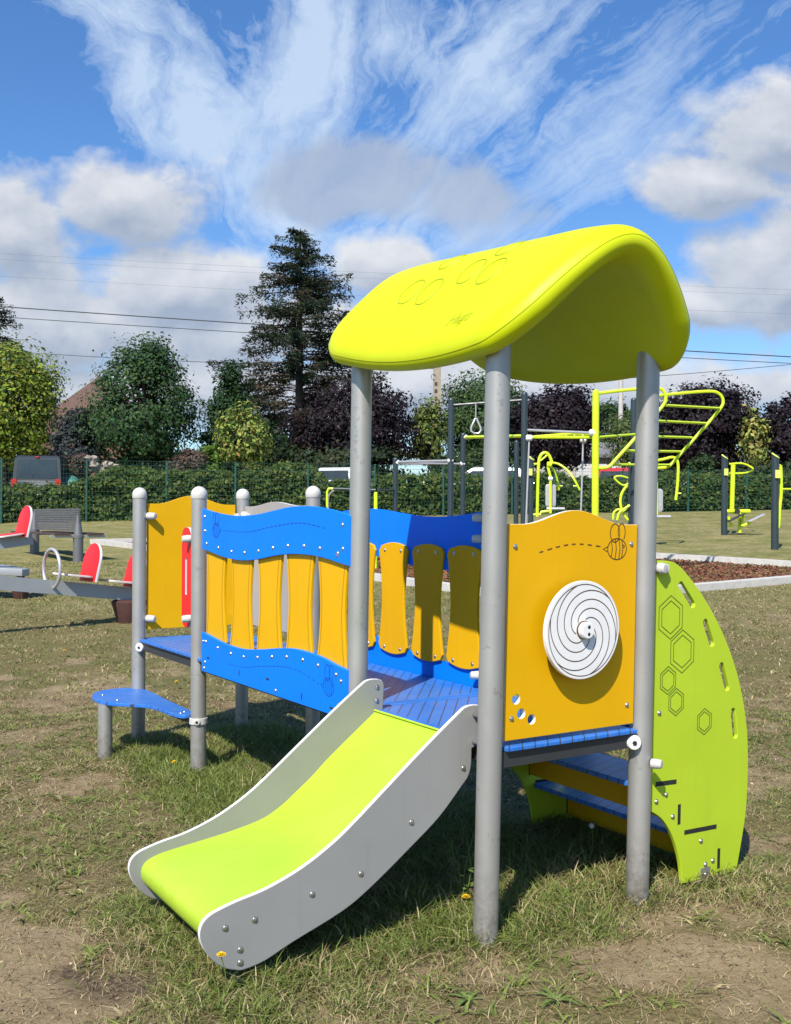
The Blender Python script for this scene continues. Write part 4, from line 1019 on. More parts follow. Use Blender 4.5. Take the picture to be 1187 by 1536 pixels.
# mesh fence
ft = thing('mesh_fence', 'dark green welded mesh fence with posts behind the hedge', 'fence', (0, 35.55, tzf(0, 35.5)))
YF = 35.22; fx = [(p - CX) / F * YF for p in (-105, 2, 130, 250, 353, 462, 562, 665, 768, 832, 935, 1032, 1120, 1210, 1300)]
ztop = lambda x_: tzf(x_, YF) + 2.22 - .035 * (x_ + 13)
for x_ in fx:
    z0 = tzf(x_, YF) - .1; z1 = ztop(x_) + .03
    mb = MB(); mb.box((x_, YF, (z0 + z1) / 2), (.06, .06, z1 - z0)); mb.build('post', 'fence', ft, 0)
mb = MB(); xs = np.arange(-16, 16.4, .1)
for x_ in xs: mb.box((x_, YF - .035, (tzf(x_, YF) + ztop(x_)) / 2), (.0045, .004, ztop(x_) - tzf(x_, YF)))
for k in range(15):
    for i in range(len(fx) - 1):
        za = tzf(fx[i], YF) + (ztop(fx[i]) - tzf(fx[i], YF)) * k / 14; zb = tzf(fx[i + 1], YF) + (ztop(fx[i + 1]) - tzf(fx[i + 1], YF)) * k / 14
        mb.tube([(fx[i], YF - .042, za), (fx[i + 1], YF - .042, zb)], .0045, 4, cap=False)
mb.build('mesh_panel', 'fence', ft, 0, recalc=False)

# ------------------------------------------------------------------ power poles and cables
pc = at(655, 700, 44); zb = tzf(pc[0], 44); t = thing('power_pole', 'weathered concrete power pole with rows of holes beside the spruce', 'power pole', (pc[0], 44, zb))
zt = at(655, 540, 44)[2]; mb = MB(); Hh = zt - zb
vs = []
for f in (0, 1):
    w_ = (.19 - .03 * f); z = zb - .3 if f == 0 else zt
    vs += [(pc[0] - w_, 44 - .12, z), (pc[0] + w_, 44 - .12, z), (pc[0] + w_, 44 + .12, z), (pc[0] - w_, 44 + .12, z)]
mb.add(vs, [(0, 1, 5, 4), (1, 2, 6, 5), (2, 3, 7, 6), (3, 0, 4, 7), (4, 5, 6, 7)]); pl = mb.build('shaft', 'poleconc', t, 0)
mb = MB()
for k in range(16): mb.box((pc[0] - .05, 44 - .123, zb + .7 + k * .31), (.12, .012, .16))
mb.build('recess', 'poleholes', pl, 0)
mb = MB(); mb.tube([(pc[0] - .16 + .1 * math.cos(a), 43.85, zt - .75 + .12 * math.sin(a)) for a in np.linspace(.5, 5.2, 10)], .012, 5); mb.build('wire_loop', 'wire', t)
pc2 = at(931, 690, 56); zb = tzf(pc2[0], 56); t = thing('power_pole', 'pale slim power pole standing before the white house', 'power pole', (pc2[0], 56, zb))
mb = MB(); zt2 = at(931, 560, 56)[2]; mb.tube([(pc2[0], 56, zb - .3), (pc2[0], 56, zt2)], [.17, .12], 12); mb.build('shaft', 'palepole', t)
mb = MB(); mb.tube([(pc2[0] - .5, 56, zt2 - .15), (pc2[0] + .5, 56, zt2 - .15)], .05, 8); mb.build('crossarm', 'palepole', t)
def cable(p0, p1, Y, r, sag, mat, label, Y1=None):
    a = at(*p0, Y); b = at(*p1, Y1 or Y); pts = [a + (b - a) * t_ - np.array([0, 0, 4 * sag * t_ * (1 - t_)]) for t_ in np.linspace(0, 1, 32)]
    o = MB().tube(pts, r, 5).build('power_cable', mat); tag(o, label, 'cable', 'overhead cables')
cable((-400, 430), (1700, 562), 58, .030, .28, 'wire', 'thick dark overhead cable passing left of the spruce, the boldest one')
cable((-400, 448), (1700, 570), 58, .02, .25, 'wire', 'dark overhead cable just under the boldest cable')
cable((-300, 500), (655, 553), 58, .014, .35, 'wire', 'lowest overhead cable, running behind the round tree to the concrete pole', 44)
cable((-400, 356), (1700, 450), 90, .009, .6, 'wirethin', 'faint high cable, uppermost of the thin ones')
cable((-400, 365), (1700, 458), 90, .009, .6, 'wirethin', 'faint high cable just below the uppermost one')
cable((-400, 388), (1700, 486), 90, .009, .7, 'wirethin', 'faint high cable, lowest of the thin ones')
cable((931, 568), (1700, 482), 56, .016, .3, 'wire', 'overhead cable rising to the right from the pale pole')

# ------------------------------------------------------------------ houses
def brickroof_mat():
    m, nt, b = new_mat('red_tile_roof'); tc = N(nt, 'ShaderNodeTexCoord'); br = N(nt, 'ShaderNodeTexBrick'); L_(nt, tc.outputs['Generated'], br.inputs['Vector'])
    br.inputs['Scale'].default_value = 26; br.inputs['Color1'].default_value = (.15, .085, .062, 1); br.inputs['Color2'].default_value = (.12, .07, .055, 1); br.inputs['Mortar'].default_value = (.05, .035, .03, 1)
    L_(nt, br.outputs['Color'], b.inputs['Base Color']); b.inputs['Roughness'].default_value = .9; return m
MT['tileroof'] = brickroof_mat()
MT['brick'] = plain('brown_brick', (.15, .085, .06), .9, 0, .2, 8)
def gable_house(name, label, c, wx, wy, hw, hr, wall, roof_, ridge='y', win=()):
    x0, y0 = c; zb = tzf(x0, y0) - .2; t = thing(name, label, 'house', (x0, y0, zb))
    mb = MB(); mb.box((x0, y0, zb + hw / 2), (wx, wy, hw))
    z1 = zb + hw
    if ridge == 'y': mb.add([(x0 - wx / 2, y0 - wy / 2, z1), (x0 + wx / 2, y0 - wy / 2, z1), (x0, y0 - wy / 2, z1 + hr), (x0 - wx / 2, y0 + wy / 2, z1), (x0 + wx / 2, y0 + wy / 2, z1), (x0, y0 + wy / 2, z1 + hr)], [(0, 1, 2), (3, 5, 4), (0, 3, 4, 1)])
    wl = mb.build('wall', wall, t, 0)
    mb = MB(); e = .35
    if ridge == 'y':
        for sg in (-1, 1):
            xo = x0 + sg * (wx / 2 + e); zo = z1 - hr * e / (wx / 2); vs_ = []
            for yy in (y0 - wy / 2 - e, y0 + wy / 2 + e): vs_ += [(xo, yy, zo), (x0, yy, z1 + hr + .02), (x0, yy, z1 + hr + .17), (xo, yy, zo + .15)]
            mb.add(vs_, [(0, 1, 2, 3), (7, 6, 5, 4), (0, 4, 5, 1), (1, 5, 6, 2), (2, 6, 7, 3), (3, 7, 4, 0)])
    elif ridge == 'hip':
        X0, X1, Y0, Y1 = x0 - wx / 2 - e, x0 + wx / 2 + e, y0 - wy / 2 - e, y0 + wy / 2 + e; zo = z1 - .2
        mb.add([(X0, Y0, zo), (X1, Y0, zo), (X1, Y1, zo), (X0, Y1, zo), (x0, y0 - 1, z1 + hr), (x0, y0 + 1, z1 + hr)], [(0, 1, 4), (1, 2, 5, 4), (2, 3, 5), (3, 0, 4, 5), (3, 2, 1, 0)])
    else:
        for sg in (-1, 1):
            yo = y0 + sg * (wy / 2 + e); zo = z1 - hr * e / (wy / 2); vs_ = []
            for xx in (x0 - wx / 2 - e, x0 + wx / 2 + e): vs_ += [(xx, yo, zo), (xx, y0, z1 + hr + .02), (xx, y0, z1 + hr + .17), (xx, yo, zo + .15)]
            mb.add(vs_, [(0, 1, 2, 3), (7, 6, 5, 4), (0, 4, 5, 1), (1, 5, 6, 2), (2, 6, 7, 3), (3, 7, 4, 0)])
    rf = mb.build('roof', roof_, t, 0)
    for (wx0, wz, ww, wh) in win:
        m2 = MB(); m2.box((x0 + wx0, y0 - wy / 2 - .02, zb + wz), (ww, .08, wh)); o = m2.build('window', 'plate', t, 0)
        m2 = MB(); m2.box((x0 + wx0, y0 - wy / 2 - .05, zb + wz), (ww - .16, .06, wh - .16)); m2.build('pane', 'winglass', o, 0)
    return t, rf, zb
cxh = (126 - CX) / F * 62
th_, rf, zb = gable_house('brick_house', 'brick house with a red tiled gable roof mostly hidden by the round tree', (cxh, 66), 7.0, 9, 5.2, 3.9, 'brick', 'tileroof', 'hip', ())
mb = MB(); mb.box((cxh - 3.1, 65, zb + 6.6), (.6, .6, 2.6)); mb.build('chimney', 'brick', rf, 0)
xh = (905 - CX) / F * 58
th_, rf, zb = gable_house('white_house', 'low white house with a grey roof behind the hedge at centre right', (xh - .4, 60), 7.4, 6, 2.75, 1.35, 'housewhite', 'roofgrey', 'x', ((-.1, 1.75, .9, 1.1), (1.55, 1.75, .8, 1.1), (-2.3, 1.9, 1.6, .9)))
mb = MB(); mb.box((xh - .4, 56.62, zb + 2.62), (8.2, .12, .3)); mb.build('gutter_board', 'whitepaint', rf, 0)
mb = MB(); mb.box((xh - 1.2, 59.6, zb + 4.15), (.7, .6, 1.1)); mb.build('chimney', 'palepole', rf, 0)
xg = (1058 - CX) / F * 54; gable_house('white_shed', 'white gabled outbuilding half hidden by leaves behind the hedge', (xg, 54), 3.2, 4, 2.6, .9, 'housewhite', 'roofgrey', 'y')
xb = (1142 - CX) / F * 50; gable_house('timber_garage', 'low brown timber garage with a white window at the right', (xb, 52), 4.6, 5, 2.35, .55, 'wood', 'roofgrey', 'x', ((-1.4, 1.75, 1.5, .75), (1.2, 1.6, .7, 1.3)))
xa = (850 - CX) / F * 47; zb = tzf(xa, 47); t = thing('garage', 'pale grey garage with a long white door under the purple tree', 'garage', (xa, 48, zb))
mb = MB(); mb.box((xa, 48.6, zb + 1.2), (4.2, 3, 2.4)); mb.build('wall', 'housewhite', t, 0); mb = MB(); mb.box((xa, 48.6, zb + 2.47), (4.6, 3.5, .16)); mb.build('roof', 'roofgrey', t, 0); mb = MB(); mb.box((xa - .7, 47.07, zb + 1.1), (2.2, .08, 2.0)); mb.build('door', 'palepole', t, 0)
xc = (635 - CX) / F * 50; zb = tzf(xc, 50); t = thing('carport', 'white roofed carport behind the pull-up bars', 'carport', (xc, 50, zb))
R_ = np.array(Matrix.Rotation(.16, 3, 'Y')); mb = MB(); mb.box((xc, 50, zb + 2.62), (3.2, 3, .14), 0, R_); mb.build('roof', 'housewhite', t, 0)
for dx in (-1.3, 1.3):
    mb = MB(); mb.box((xc + dx, 48.8, zb + 1.25), (.12, .12, 2.5)); mb.build('post', 'wood', t, 0)
# rockery and tarpaulin under the round tree
for k, (px, py, r) in enumerate(((131, 690, .22), (140, 700, .27), (128, 703, .25), (150, 706, .22), (160, 697, .2), (142, 688, .17), (171, 703, .24), (182, 708, .2), (120, 684, .15))):
    p = at(px, py, 38.6 + .15 * k); bm = bmesh.new(); bmesh.ops.create_icosphere(bm, subdivisions=2, radius=r)
    for q in bm.verts: q.co *= 1 + .22 * rng.normal(); q.co.z *= .75
    m_ = bpy.data.meshes.new('boulder'); bm.to_mesh(m_); bm.free(); m_.materials.append(MT['stone']); o = bpy.data.objects.new('boulder', m_); COL.objects.link(o); o.location = tuple(p)
    tag(o, 'pale boulder in the stone heap under the round tree', 'boulder', 'boulders heaped under the round tree')
p = at(103, 705, 38.2); mb = MB(); zb = tzf(p[0], 38.2)
for i in range(13):
    pass
xs = np.linspace(-.75, .75, 14); vs_ = [(p[0] + x_, 38.2 + y_, zb + (1.33 - .35 * (x_ / .75) ** 2 + .05 * math.sin(9 * x_ + 3 * y_)) * (1 - .25 * abs(y_ / .6) ** 2) if abs(y_) < .55 else zb) for x_ in xs for y_ in np.linspace(-.6, .6, 9)]
mb.add(vs_, [(i * 9 + j, i * 9 + j + 1, (i + 1) * 9 + j + 1, (i + 1) * 9 + j) for i in range(13) for j in range(8)]); o = mb.build('tarpaulin_cover', 'tarp', None, 60); tag(o, 'green tarpaulin covered heap right of the dark van', 'tarpaulin')

# ------------------------------------------------------------------ vehicles beyond the hedge
def hull(sections, closed=True):
    """loft of equal-length rings"""
    n = len(sections[0]); vs_ = [p for s in sections for p in s]; k = len(sections)
    fs = [(i * n + j, i * n + (j + 1) % n, (i + 1) * n + (j + 1) % n, (i + 1) * n + j) for i in range(k - 1) for j in range(n)] + [tuple(range(n))[::-1], tuple((k - 1) * n + j for j in range(n))]
    return vs_, fs
def car(name, label, c, paint, h=1.5, w=1.78, ln=4.2, ang=0., van=False, lights=True):
    x0, y0 = c; zb = tzf(x0, y0); t = thing(name, label, 'van' if van else 'car', (x0, y0, zb)); ca, sa = math.cos(ang), math.sin(ang)
    G = lambda x, y, z: np.array([x0 + x * ca - y * sa, y0 + x * sa + y * ca, zb + z])     # y local: tail towards -y
    hw = w / 2; secs = []
    prof = [(-.5, .45, .80, .95), (-.49, .28, .97, .99), (-.38, .22, 1.0, 1.0), (.2, .22, 1., 1.), (.42, .24, .97, .82), (.5, .4, .90, .68)] if not van else [(-.5, .42, .94, 1.1), (-.49, .25, 1, 1.12), (0, .22, 1, 1.12), (.38, .24, .98, 1.05), (.5, .4, .92, .9)]
    for fy, zl, kw, zt in prof:
        secs.append([G(s * hw * kw * a_, fy * ln, z_) for s, a_, z_ in ((-1, .9, zl), (-1, 1, zl + .12), (-1, 1, zt - .1), (-1, .92, zt), (1, .92, zt), (1, 1, zt - .1), (1, 1, zl + .12), (1, .9, zl))])
    mb = MB(); mb.add(*hull(secs)); body = mb.build('body', paint, t, 50)
    tails = (-.44, -.36) if not van else (-.485, -.468); fr = (.30, .10) if not van else (.40, .26); zt = .97 if not van else 1.10
    def cab(sc, dz0, dz1):
        s = []
        for z_, y0_, y1_, kw in ((zt - .02 + dz0, tails[0] * ln, fr[0] * ln, .93), (h - .10 + dz1, tails[1] * ln, fr[1] * ln, .78 if not van else .86), (h + dz1, (tails[1] + .03) * ln, (fr[1] - .04) * ln, .70 if not van else .78)):
            k_ = hw * kw * sc; s.append([G(-k_, y0_, z_), G(k_, y0_, z_), G(k_, y1_, z_), G(-k_, y1_, z_)])
        return hull(s)
    mb = MB(); mb.add(*cab(1, 0, 0)); cb = mb.build('cabin', paint, body, 40)
    # rear window and side windows set proud of the cabin
    def panel(pts, mat, nm, par, off):
        m_ = MB(); nrm = np.cross(pts[1] - pts[0], pts[3] - pts[0]); nrm /= np.linalg.norm(nrm)
        m_.add([q for q in pts] + [q + nrm * off for q in pts], [(3, 2, 1, 0), (4, 5, 6, 7), (0, 1, 5, 4), (1, 2, 6, 5), (2, 3, 7, 6), (3, 0, 4, 7)]); return m_.build(nm, mat, par, 0)
    kt, kb = (.78, .93) if not van else (.86, .93)
    lerp = lambda a_, b_, f: a_ + (b_ - a_) * f
    def cabpt(fx_, f, back=True):
        y_ = lerp(tails[0], tails[1], f) * ln; k_ = lerp(kb, kt, f) * hw; return G(fx_ * k_, y_, lerp(zt, h - .10, f))
    panel([cabpt(-.86, .12), cabpt(.86, .12), cabpt(.84, .93), cabpt(-.84, .93)], 'winglass', 'rear_window', body, .015)
    for sg in (-1, 1):
        def sidept(fy, f): return G(sg * lerp(kb, kt, f) * hw, lerp(lerp(tails[0], tails[1], f), lerp(fr[0], fr[1], f), fy) * ln, lerp(zt, h - .10, f))
        for f0, f1 in ((.10, .46), (.50, .90)):
            pts = [sidept(f0, .14), sidept(f1, .14), sidept(f1, .9), sidept(f0, .9)]; panel(pts if sg > 0 else pts[::-1], 'winglass', 'side_window', body, .012)
        m_ = MB(); m_.box(G(sg * hw * .84, -.495 * ln, .86 if not van else .98), (.2, .1, .26 if not van else .34)); m_.build('tail_light', 'taillight', body, 0)
        for fy in (-.32, .32):
            m_ = MB(); m_.lathe(G(sg * (hw - .2), fy * ln, .31), G(sg, 0, 0) - G(0, 0, 0), [(.2, 0), (.31, .01), (.31, .17), (.2, .19)], 18); m_.build('wheel', 'black', t)
    m_ = MB(); m_.box(G(0, -.5 * ln - .02, .62), (.5, .03, .11)); m_.build('number_plate', 'plate', body, 0)
    if van:
        m_ = MB(); m_.box(G(0, -.47 * ln, h - .06), (.14, .06, .04)); m_.build('brake_light', 'taillight', body, 0)
        m_ = MB(); m_.box(G(0, -.5 * ln - .01, .84), (.9, .06, .09)); m_.build('trim', 'plate', body, 0)
    return t
xv = (45 - CX) / F * 38.4; zv = tzf(xv, 40)
car('parked_van', 'dark grey van seen from behind over the hedge at the left', (xv * .965, 39.4), 'vanpaint', 2.02, 1.86, 4.5, .08, True)
car('parked_car', 'white hatchback with red tail lamps behind the hedge by the second roof post', ((522 - CX) / F * 39, 39.9), 'whitepaint', 1.50, 1.78, 4.1, -.35)
car('parked_car', 'silver car roof showing over the hedge behind the front post', ((726 - CX) / F * 40, 40.2), 'silverpaint', 1.56, 1.78, 4.3, 1.3)
car('parked_car', 'red car showing over the hedge before the white house', ((940 - CX) / F * 41, 42.8), 'redpaint', 1.62, 1.75, 4.0, -.25)
car('parked_car', 'white car behind the hedge in front of the timber garage', ((1124 - CX) / F * 40, 40.5), 'whitepaint', 1.42, 1.75, 4.2, 1.35)

# ------------------------------------------------------------------ bench
bl = np.array([-5.72, 18.5]); br_ = np.array([-7.28, 20.7]); dv = (br_ - bl) / np.linalg.norm(br_ - bl); nv = np.array([dv[1], -dv[0]])   # nv: towards the viewer's left
t = thing('park_bench', 'grey two-sided park bench on round metal legs left of the tower', 'bench', ((bl[0] + br_[0]) / 2, (bl[1] + br_[1]) / 2, tzf(*((bl + br_) / 2))))
zs = tzf(*((bl + br_) / 2)); Rb = np.array(Matrix.Rotation(math.atan2(dv[1], dv[0]), 3, 'Z')); Lb = np.linalg.norm(br_ - bl)
for e in (bl, br_):
    zg = tzf(*e); mb = MB(); mb.lathe((e[0], e[1], zg - .1), (0, 0, 1), [(.092, 0), (.09, .52), (.096, .525), (.096, .58), (.08, .59), (.03, .94), (.016, .95)], 18); mb.build('leg', 'bench_metal', t)
    mb = MB(); mb.box((e[0], e[1], zs + .425), (.05, .98, .05), 0, Rb); mb.build('seat_bracket', 'steel', t, 0)
cm = (bl + br_) / 2
for sg, mt in ((1, 'bench_brown'), (-1, 'bench_brown')):
    c = cm + nv * -.30 * sg; mb = MB()
    for k in range(4):
        o_ = c + nv * (.075 * (k - 1.5)); mb.box((o_[0], o_[1], zs + .465), (Lb + .16, .065, .035), 0, Rb)
    mb.build('seat', mt, t, 0)
mb = MB(); Rt = Rb @ np.array(Matrix.Rotation(-.1, 3, 'X'))
for k in range(10): mb.box((cm[0], cm[1], zs + .53 + k * .042), (Lb + .1, .03, .036), 0, Rb)
mb.build('backrest', 'bench_grey', t, 0)

# ------------------------------------------------------------------ seesaws
def seat(parent, p, dx, r=.19, up=.38, lnth=.36):
    """red seat board with a rounded backrest at its +x end; dx = unit vector of the beam"""
    n = np.array([-dx[1], dx[0], 0]); d = np.array([dx[0], dx[1], dx[2]]); z = np.array([0, 0, 1.])
    out = rrect(-lnth, -r * .85, .02, r * .85, .10, 5); V, Fc, NZ = plate(out, .022, (), .002)
    make('seat', [p + d * q[0] + n * q[1] + z * (q[2] + .02) for q in V], Fc, [0 if a > .5 else 1 for a in NZ], ['red', 'redcore'], parent, 30)
    bo_ = [(-r, -.03)] + [(r * math.cos(a), up - r * 1.05 + r * 1.05 * math.sin(a)) for a in np.linspace(PI, 0, 20)] + [(r, -.03)]
    V, Fc, NZ = plate(bo_, .03, (), .003); tilt = d * .22 + z; tilt /= np.linalg.norm(tilt); nn = np.cross(n, tilt)
    make('backrest', [p + n * q[0] + tilt * q[1] + nn * q[2] for q in V], Fc, [0 if a > .5 else 1 for a in NZ], ['red', 'core'], parent, 30)
BD = np.array([math.cos(math.radians(42)), math.sin(math.radians(42))])
def depth_on(px, ref, d2):       # depth at which a pixel column meets a plan line through ref along d2
    k_ = (px - CX) / F; t_ = (k_ * ref[1] - ref[0]) / (d2[0] - k_ * d2[1]); return ref[1] + d2[1] * t_
def seesaw(label, pl, pr_, Yr, ring=None, seats=(), ext=1.6):
    ref = at(*pr_, Yr); P_ = lambda px, py: at(px, py, depth_on(px, ref[:2], BD))
    p1 = ref; p0 = P_(*pl); d = (p1 - p0) / np.linalg.norm(p1 - p0); p00 = p0 - d * ext; c0 = (p00 + p1) / 2
    t = thing('seesaw', label, 'seesaw', (c0[0], c0[1], tzf(c0[0], c0[1])))
    n = np.cross([0, 0, 1], d); n /= np.linalg.norm(n); R_ = np.column_stack([d, n, np.cross(d, n)])
    mb = MB(); mb.box(c0, (np.linalg.norm(p1 - p00), .10, .14), 0, R_); mb.build('beam', 'seesaw', t, 0)
    if ring:
        rc = P_(*ring); mb = MB(); mb.tube([rc + n * .20 * math.cos(a) + np.array([0, 0, 1]) * .20 * math.sin(a) for a in np.linspace(0, 2 * PI, 30)[:-1]], .017, 10, closed=True); mb.build('ring_handle', 'tube_grey', t)
    for q in seats: seat(t, P_(*q), d)
    return t, P_, d
t, P_, d = seesaw('grey seesaw beam with two red seats and a white ring handle', (0, 874), (206, 892), 11.15, (78, 853), ((133, 868), (199, 877)))
pr = P_(194, 900); zg = tzf(pr[0], pr[1]); mb = MB(); mb.lathe((pr[0], pr[1], zg - .02), (0, 0, 1), [(.115, 0), (.13, .05), (.185, .225), (.185, .25), (.165, .262), (.10, .268)], 24); mb.build('rubber_buffer', 'rubber_brown', t)
t, P_, d = seesaw('seesaw end with a red seat raised at the left edge', (-20, 818), (47, 808), 13.2, None, ((33, 802),), 2.2)
q0 = P_(-60, 850); mb = MB(); mb.tube([(q0[0], q0[1], tzf(q0[0], q0[1]) - .1), (q0[0], q0[1], q0[2] + .2)], .07, 12); mb.build('pivot_post', 'steel', t)
t = thing('balance_board', 'low grey standing board on a brown rubber foot at the left edge', 'balance board', (-5.2, 13.2, tzf(-5.2, 13.2)))
q0 = at(-90, 846, 13.3); q1 = at(41, 859, 13.0); d3 = (q1 - q0) / np.linalg.norm(q1 - q0); n3 = np.cross([0, 0, 1], d3); n3 /= np.linalg.norm(n3); R3 = np.column_stack([d3, n3, np.cross(d3, n3)])
V, Fc, NZ = plate([(-.65, -.28), (.2, -.28), (.62, -.08), (.62, .08), (.2, .28), (-.65, .28)], .09, (), .006); cc = (q0 + q1) / 2
make('board', [cc + R3 @ np.array(q) for q in V], Fc, [0] * len(Fc), 'seesaw', t, 30)
pf = at(31, 880, 13.1); zg = tzf(pf[0], 13.1); mb = MB(); mb.lathe((pf[0], 13.1, zg - .02), (0, 0, 1), [(.07, 0), (.09, .06), (.14, .26), (.13, .28)], 18); mb.tube([(pf[0], 13.1, zg + .2), (pf[0], 13.1, cc[2] - .03)], .05, 10); mb.build('rubber_foot', 'rubber_brown', t)

# ------------------------------------------------------------------ outdoor gym
def gpost(t, px, pyt, Y, r, mat, cap=None, name='post'):
    p = at(px, pyt, Y); zg = tzf(p[0], Y); mb = MB(); mb.tube([(p[0], Y, zg - .1), (p[0], Y, p[2])], r, 16)
    if cap is None: mb.lathe((p[0], Y, p[2] - .002), (0, 0, 1), [(r * .98, 0), (r * .8, r * .5), (r * .3, r * .75)], 16)
    o = mb.build(name, mat, t)
    if cap == 'slant':
        m_ = MB(); ax = np.array([.55, -.25, .8]); m_.lathe((p[0], Y, p[2] - .03), ax, [(r * 1.25, 0), (r * 1.3, .012), (r * 1.1, .028)], 18); m_.build('slanted_cap', 'limetop', o)
    return np.array([p[0], Y, p[2]])
def bar(t, pts, r, mat, name='bar', n=8, sm=0):
    P = [at(px, py, Y) for px, py, Y in pts]
    if sm: P = smooth_path(P, sm)
    return MB().tube(P, r, n).build(name, mat, t)
def joint(t, px, py, Y, r=.045):
    p = at(px, py, Y); mb = MB(); mb.lathe(p - np.array([r, 0, 0]), (1, 0, 0), [(r * .7, 0), (r, r * .4), (r, r * 1.6), (r * .7, r * 2)], 12); mb.build('clamp', 'white', t)
c = at(735, 800, 16.5); t = thing('pull_up_rig', 'dark pull-up bar rig with a hanging ring and lime rung ladder', 'climbing frame', (c[0], 16.5, tzf(c[0], 16.5)))
gpost(t, 677, 600, 16.2, .048, 'navy'); gpost(t, 787, 591, 16.0, .05, 'navy'); gpost(t, 695, 652, 18.5, .045, 'navy'); gpost(t, 593.5, 689, 17.6, .045, 'navy'); gpost(t, 775, 663, 19.2, .045, 'navy')
gpost(t, 564, 740, 17.0, .032, 'limepaint')
bar(t, [(677, 608, 16.2), (787, 600, 16.0)], .022, 'navy'); bar(t, [(596, 693, 17.6), (676, 691, 16.25)], .02, 'tube_grey'); bar(t, [(596, 695, 17.7), (694, 696, 18.5)], .02, 'tube_grey')
bar(t, [(698, 656, 18.5), (787, 654, 16.1)], .028, 'limepaint'); bar(t, [(567, 735, 17), (593, 735, 17.6)], .016, 'navy')
bar(t, [(491, 760, 17.2), (491, 738, 17.2), (493, 733, 17.2), (502, 733, 17.2)], .02, 'limepaint'); bar(t, [(500, 733, 17.2), (564, 735, 17.)], .02, 'navy'); bar(t, [(492, 765, 17.4), (493, 746, 17.4), (500, 736, 17.3)], .018, 'tube_grey', sm=4)
for a in ((596, 694, 17.6), (676, 691, 16.2), (694, 696, 18.5), (698, 656, 18.5), (790, 656, 16.0)): joint(t, *a)
bar(t, [(714, 604, 16.1), (714, 628, 16.1)], .008, 'tube_grey', 'ring_strap')
MB().tube([at(714 + dx, py, 16.1) for dx, py in ((-1, 628), (-7, 641), (-7, 647), (-2, 650), (4, 650), (7.5, 646), (7, 641), (1, 628))], .016, 8, closed=True).build('hanging_ring', 'tube_grey', t)
bar(t, [(792, 645, 16.0), (889, 649.5, 15.0)], .02, 'tube_grey'); joint(t, 889, 649, 15.0, .05)
bar(t, [(793, 656, 15.9), (893, 656, 15.0)], .024, 'limepaint'); bar(t, [(793, 656, 16.8), (860, 650.5, 16.5), (893, 652, 16.2)], .024, 'limepaint')
for f in np.linspace(.06, .94, 8): bar(t, [(793 + 100 * f, 656.5, 15.9 - .9 * f), (793 + 100 * f, 655 - 4 * f, 16.8 - .6 * f)], .014, 'limepaint', 'rung')
bar(t, [(794, 660, 15.8), (789, 792, 15.8)], .014, 'tube_grey'); bar(t, [(875, 661, 15.6), (871, 790, 15.6)], .014, 'tube_grey'); joint(t, 794, 657, 15.8, .05); joint(t, 875, 660, 15.6, .045)
gp_ = gpost(t, 894, 588, 15.0, .052, 'limepaint')
r1 = [(897, 590, 15), (940, 585, 15), (985, 582, 15), (997, 589, 15), (998, 603, 15), (985, 620, 15), (955, 655, 15), (925, 688, 15), (915, 699, 15), (905, 702, 15), (896, 702, 15)]
r2 = [(960, 596, 16.3), (1000, 592, 16.3), (1060, 587, 16.3), (1078, 590, 16.3), (1085, 601, 16.3), (1080, 614, 16.3), (1055, 643, 16.3), (1020, 682, 16.3), (1004, 699, 16.3), (990, 702, 16.3), (962, 703, 16.3)]
bar(t, r1, .025, 'limepaint', 'ladder_rail', 8, 4); bar(t, r2, .025, 'limepaint', 'ladder_rail', 8, 4)
for (xa, ya), (xb, yb) in (((999, 608), (1080, 612.5)), ((977, 631), (1059, 635)), ((956, 654), (1038, 656.5)), ((937, 676), (1021, 677.5)), ((920, 697), (1005, 697.5))): bar(t, [(xa, ya, 15.02), (xb, yb, 16.3)], .02, 'limepaint', 'rung')
bar(t, [(896, 656, 15), (960, 651, 16.2)], .02, 'limepaint'); gpost(t, 951, 600, 16.3, .05, 'navy')
# lime arm trainers
def trainer(label, pc_, Y, backpx):
    c = at(*pc_, Y); return thing('arm_trainer', label, 'exercise machine', (c[0], Y, tzf(c[0], Y)))
t = trainer('lime arm trainer with curved levers and grey backrest behind the yellow panel', (830, 780), 23, 0)
gpost(t, 797, 686, 23, .06, 'navy', 'slant'); Yt = 23
bar(t, [(806, 775, Yt), (808, 700, Yt), (811, 684, Yt), (817, 679, Yt), (823, 682, Yt), (827, 690, Yt), (828, 696, Yt)], .035, 'limepaint', 'frame_tube', 8, 4)
bar(t, [(811, 691, Yt), (822, 682, Yt)], .02, 'limepaint'); bar(t, [(800, 696, Yt), (808, 696, Yt)], .025, 'limepaint')
mb = MB(); p = at(824, 697, Yt); mb.lathe(p - np.array([.05, 0, 0]), (1, 0, 0), [(.05, 0), (.07, .02), (.07, .09), (.05, .11)], 14); mb.build('pivot', 'limepaint', t)
bar(t, [(822, 700, Yt), (826, 715, Yt), (826, 770, Yt)], .032, 'limepaint', 'frame_tube'); joint(t, 826, 718, Yt, .05)
bar(t, [(826, 694, Yt), (838, 696, Yt - .1), (852, 706, Yt - .2), (862, 720, Yt - .3), (870, 735, Yt - .3)], .024, 'limepaint', 'lever', 8, 4); bar(t, [(826, 698, Yt + .2), (834, 712, Yt + .3), (839, 735, Yt + .4)], .022, 'limepaint', 'lever', 8, 4)
bar(t, [(860, 729, Yt - .3), (867, 729, Yt - .3)], .018, 'limetop', 'hand_grip'); bar(t, [(838, 729, Yt + .4), (844, 729, Yt + .4)], .018, 'limetop', 'hand_grip')
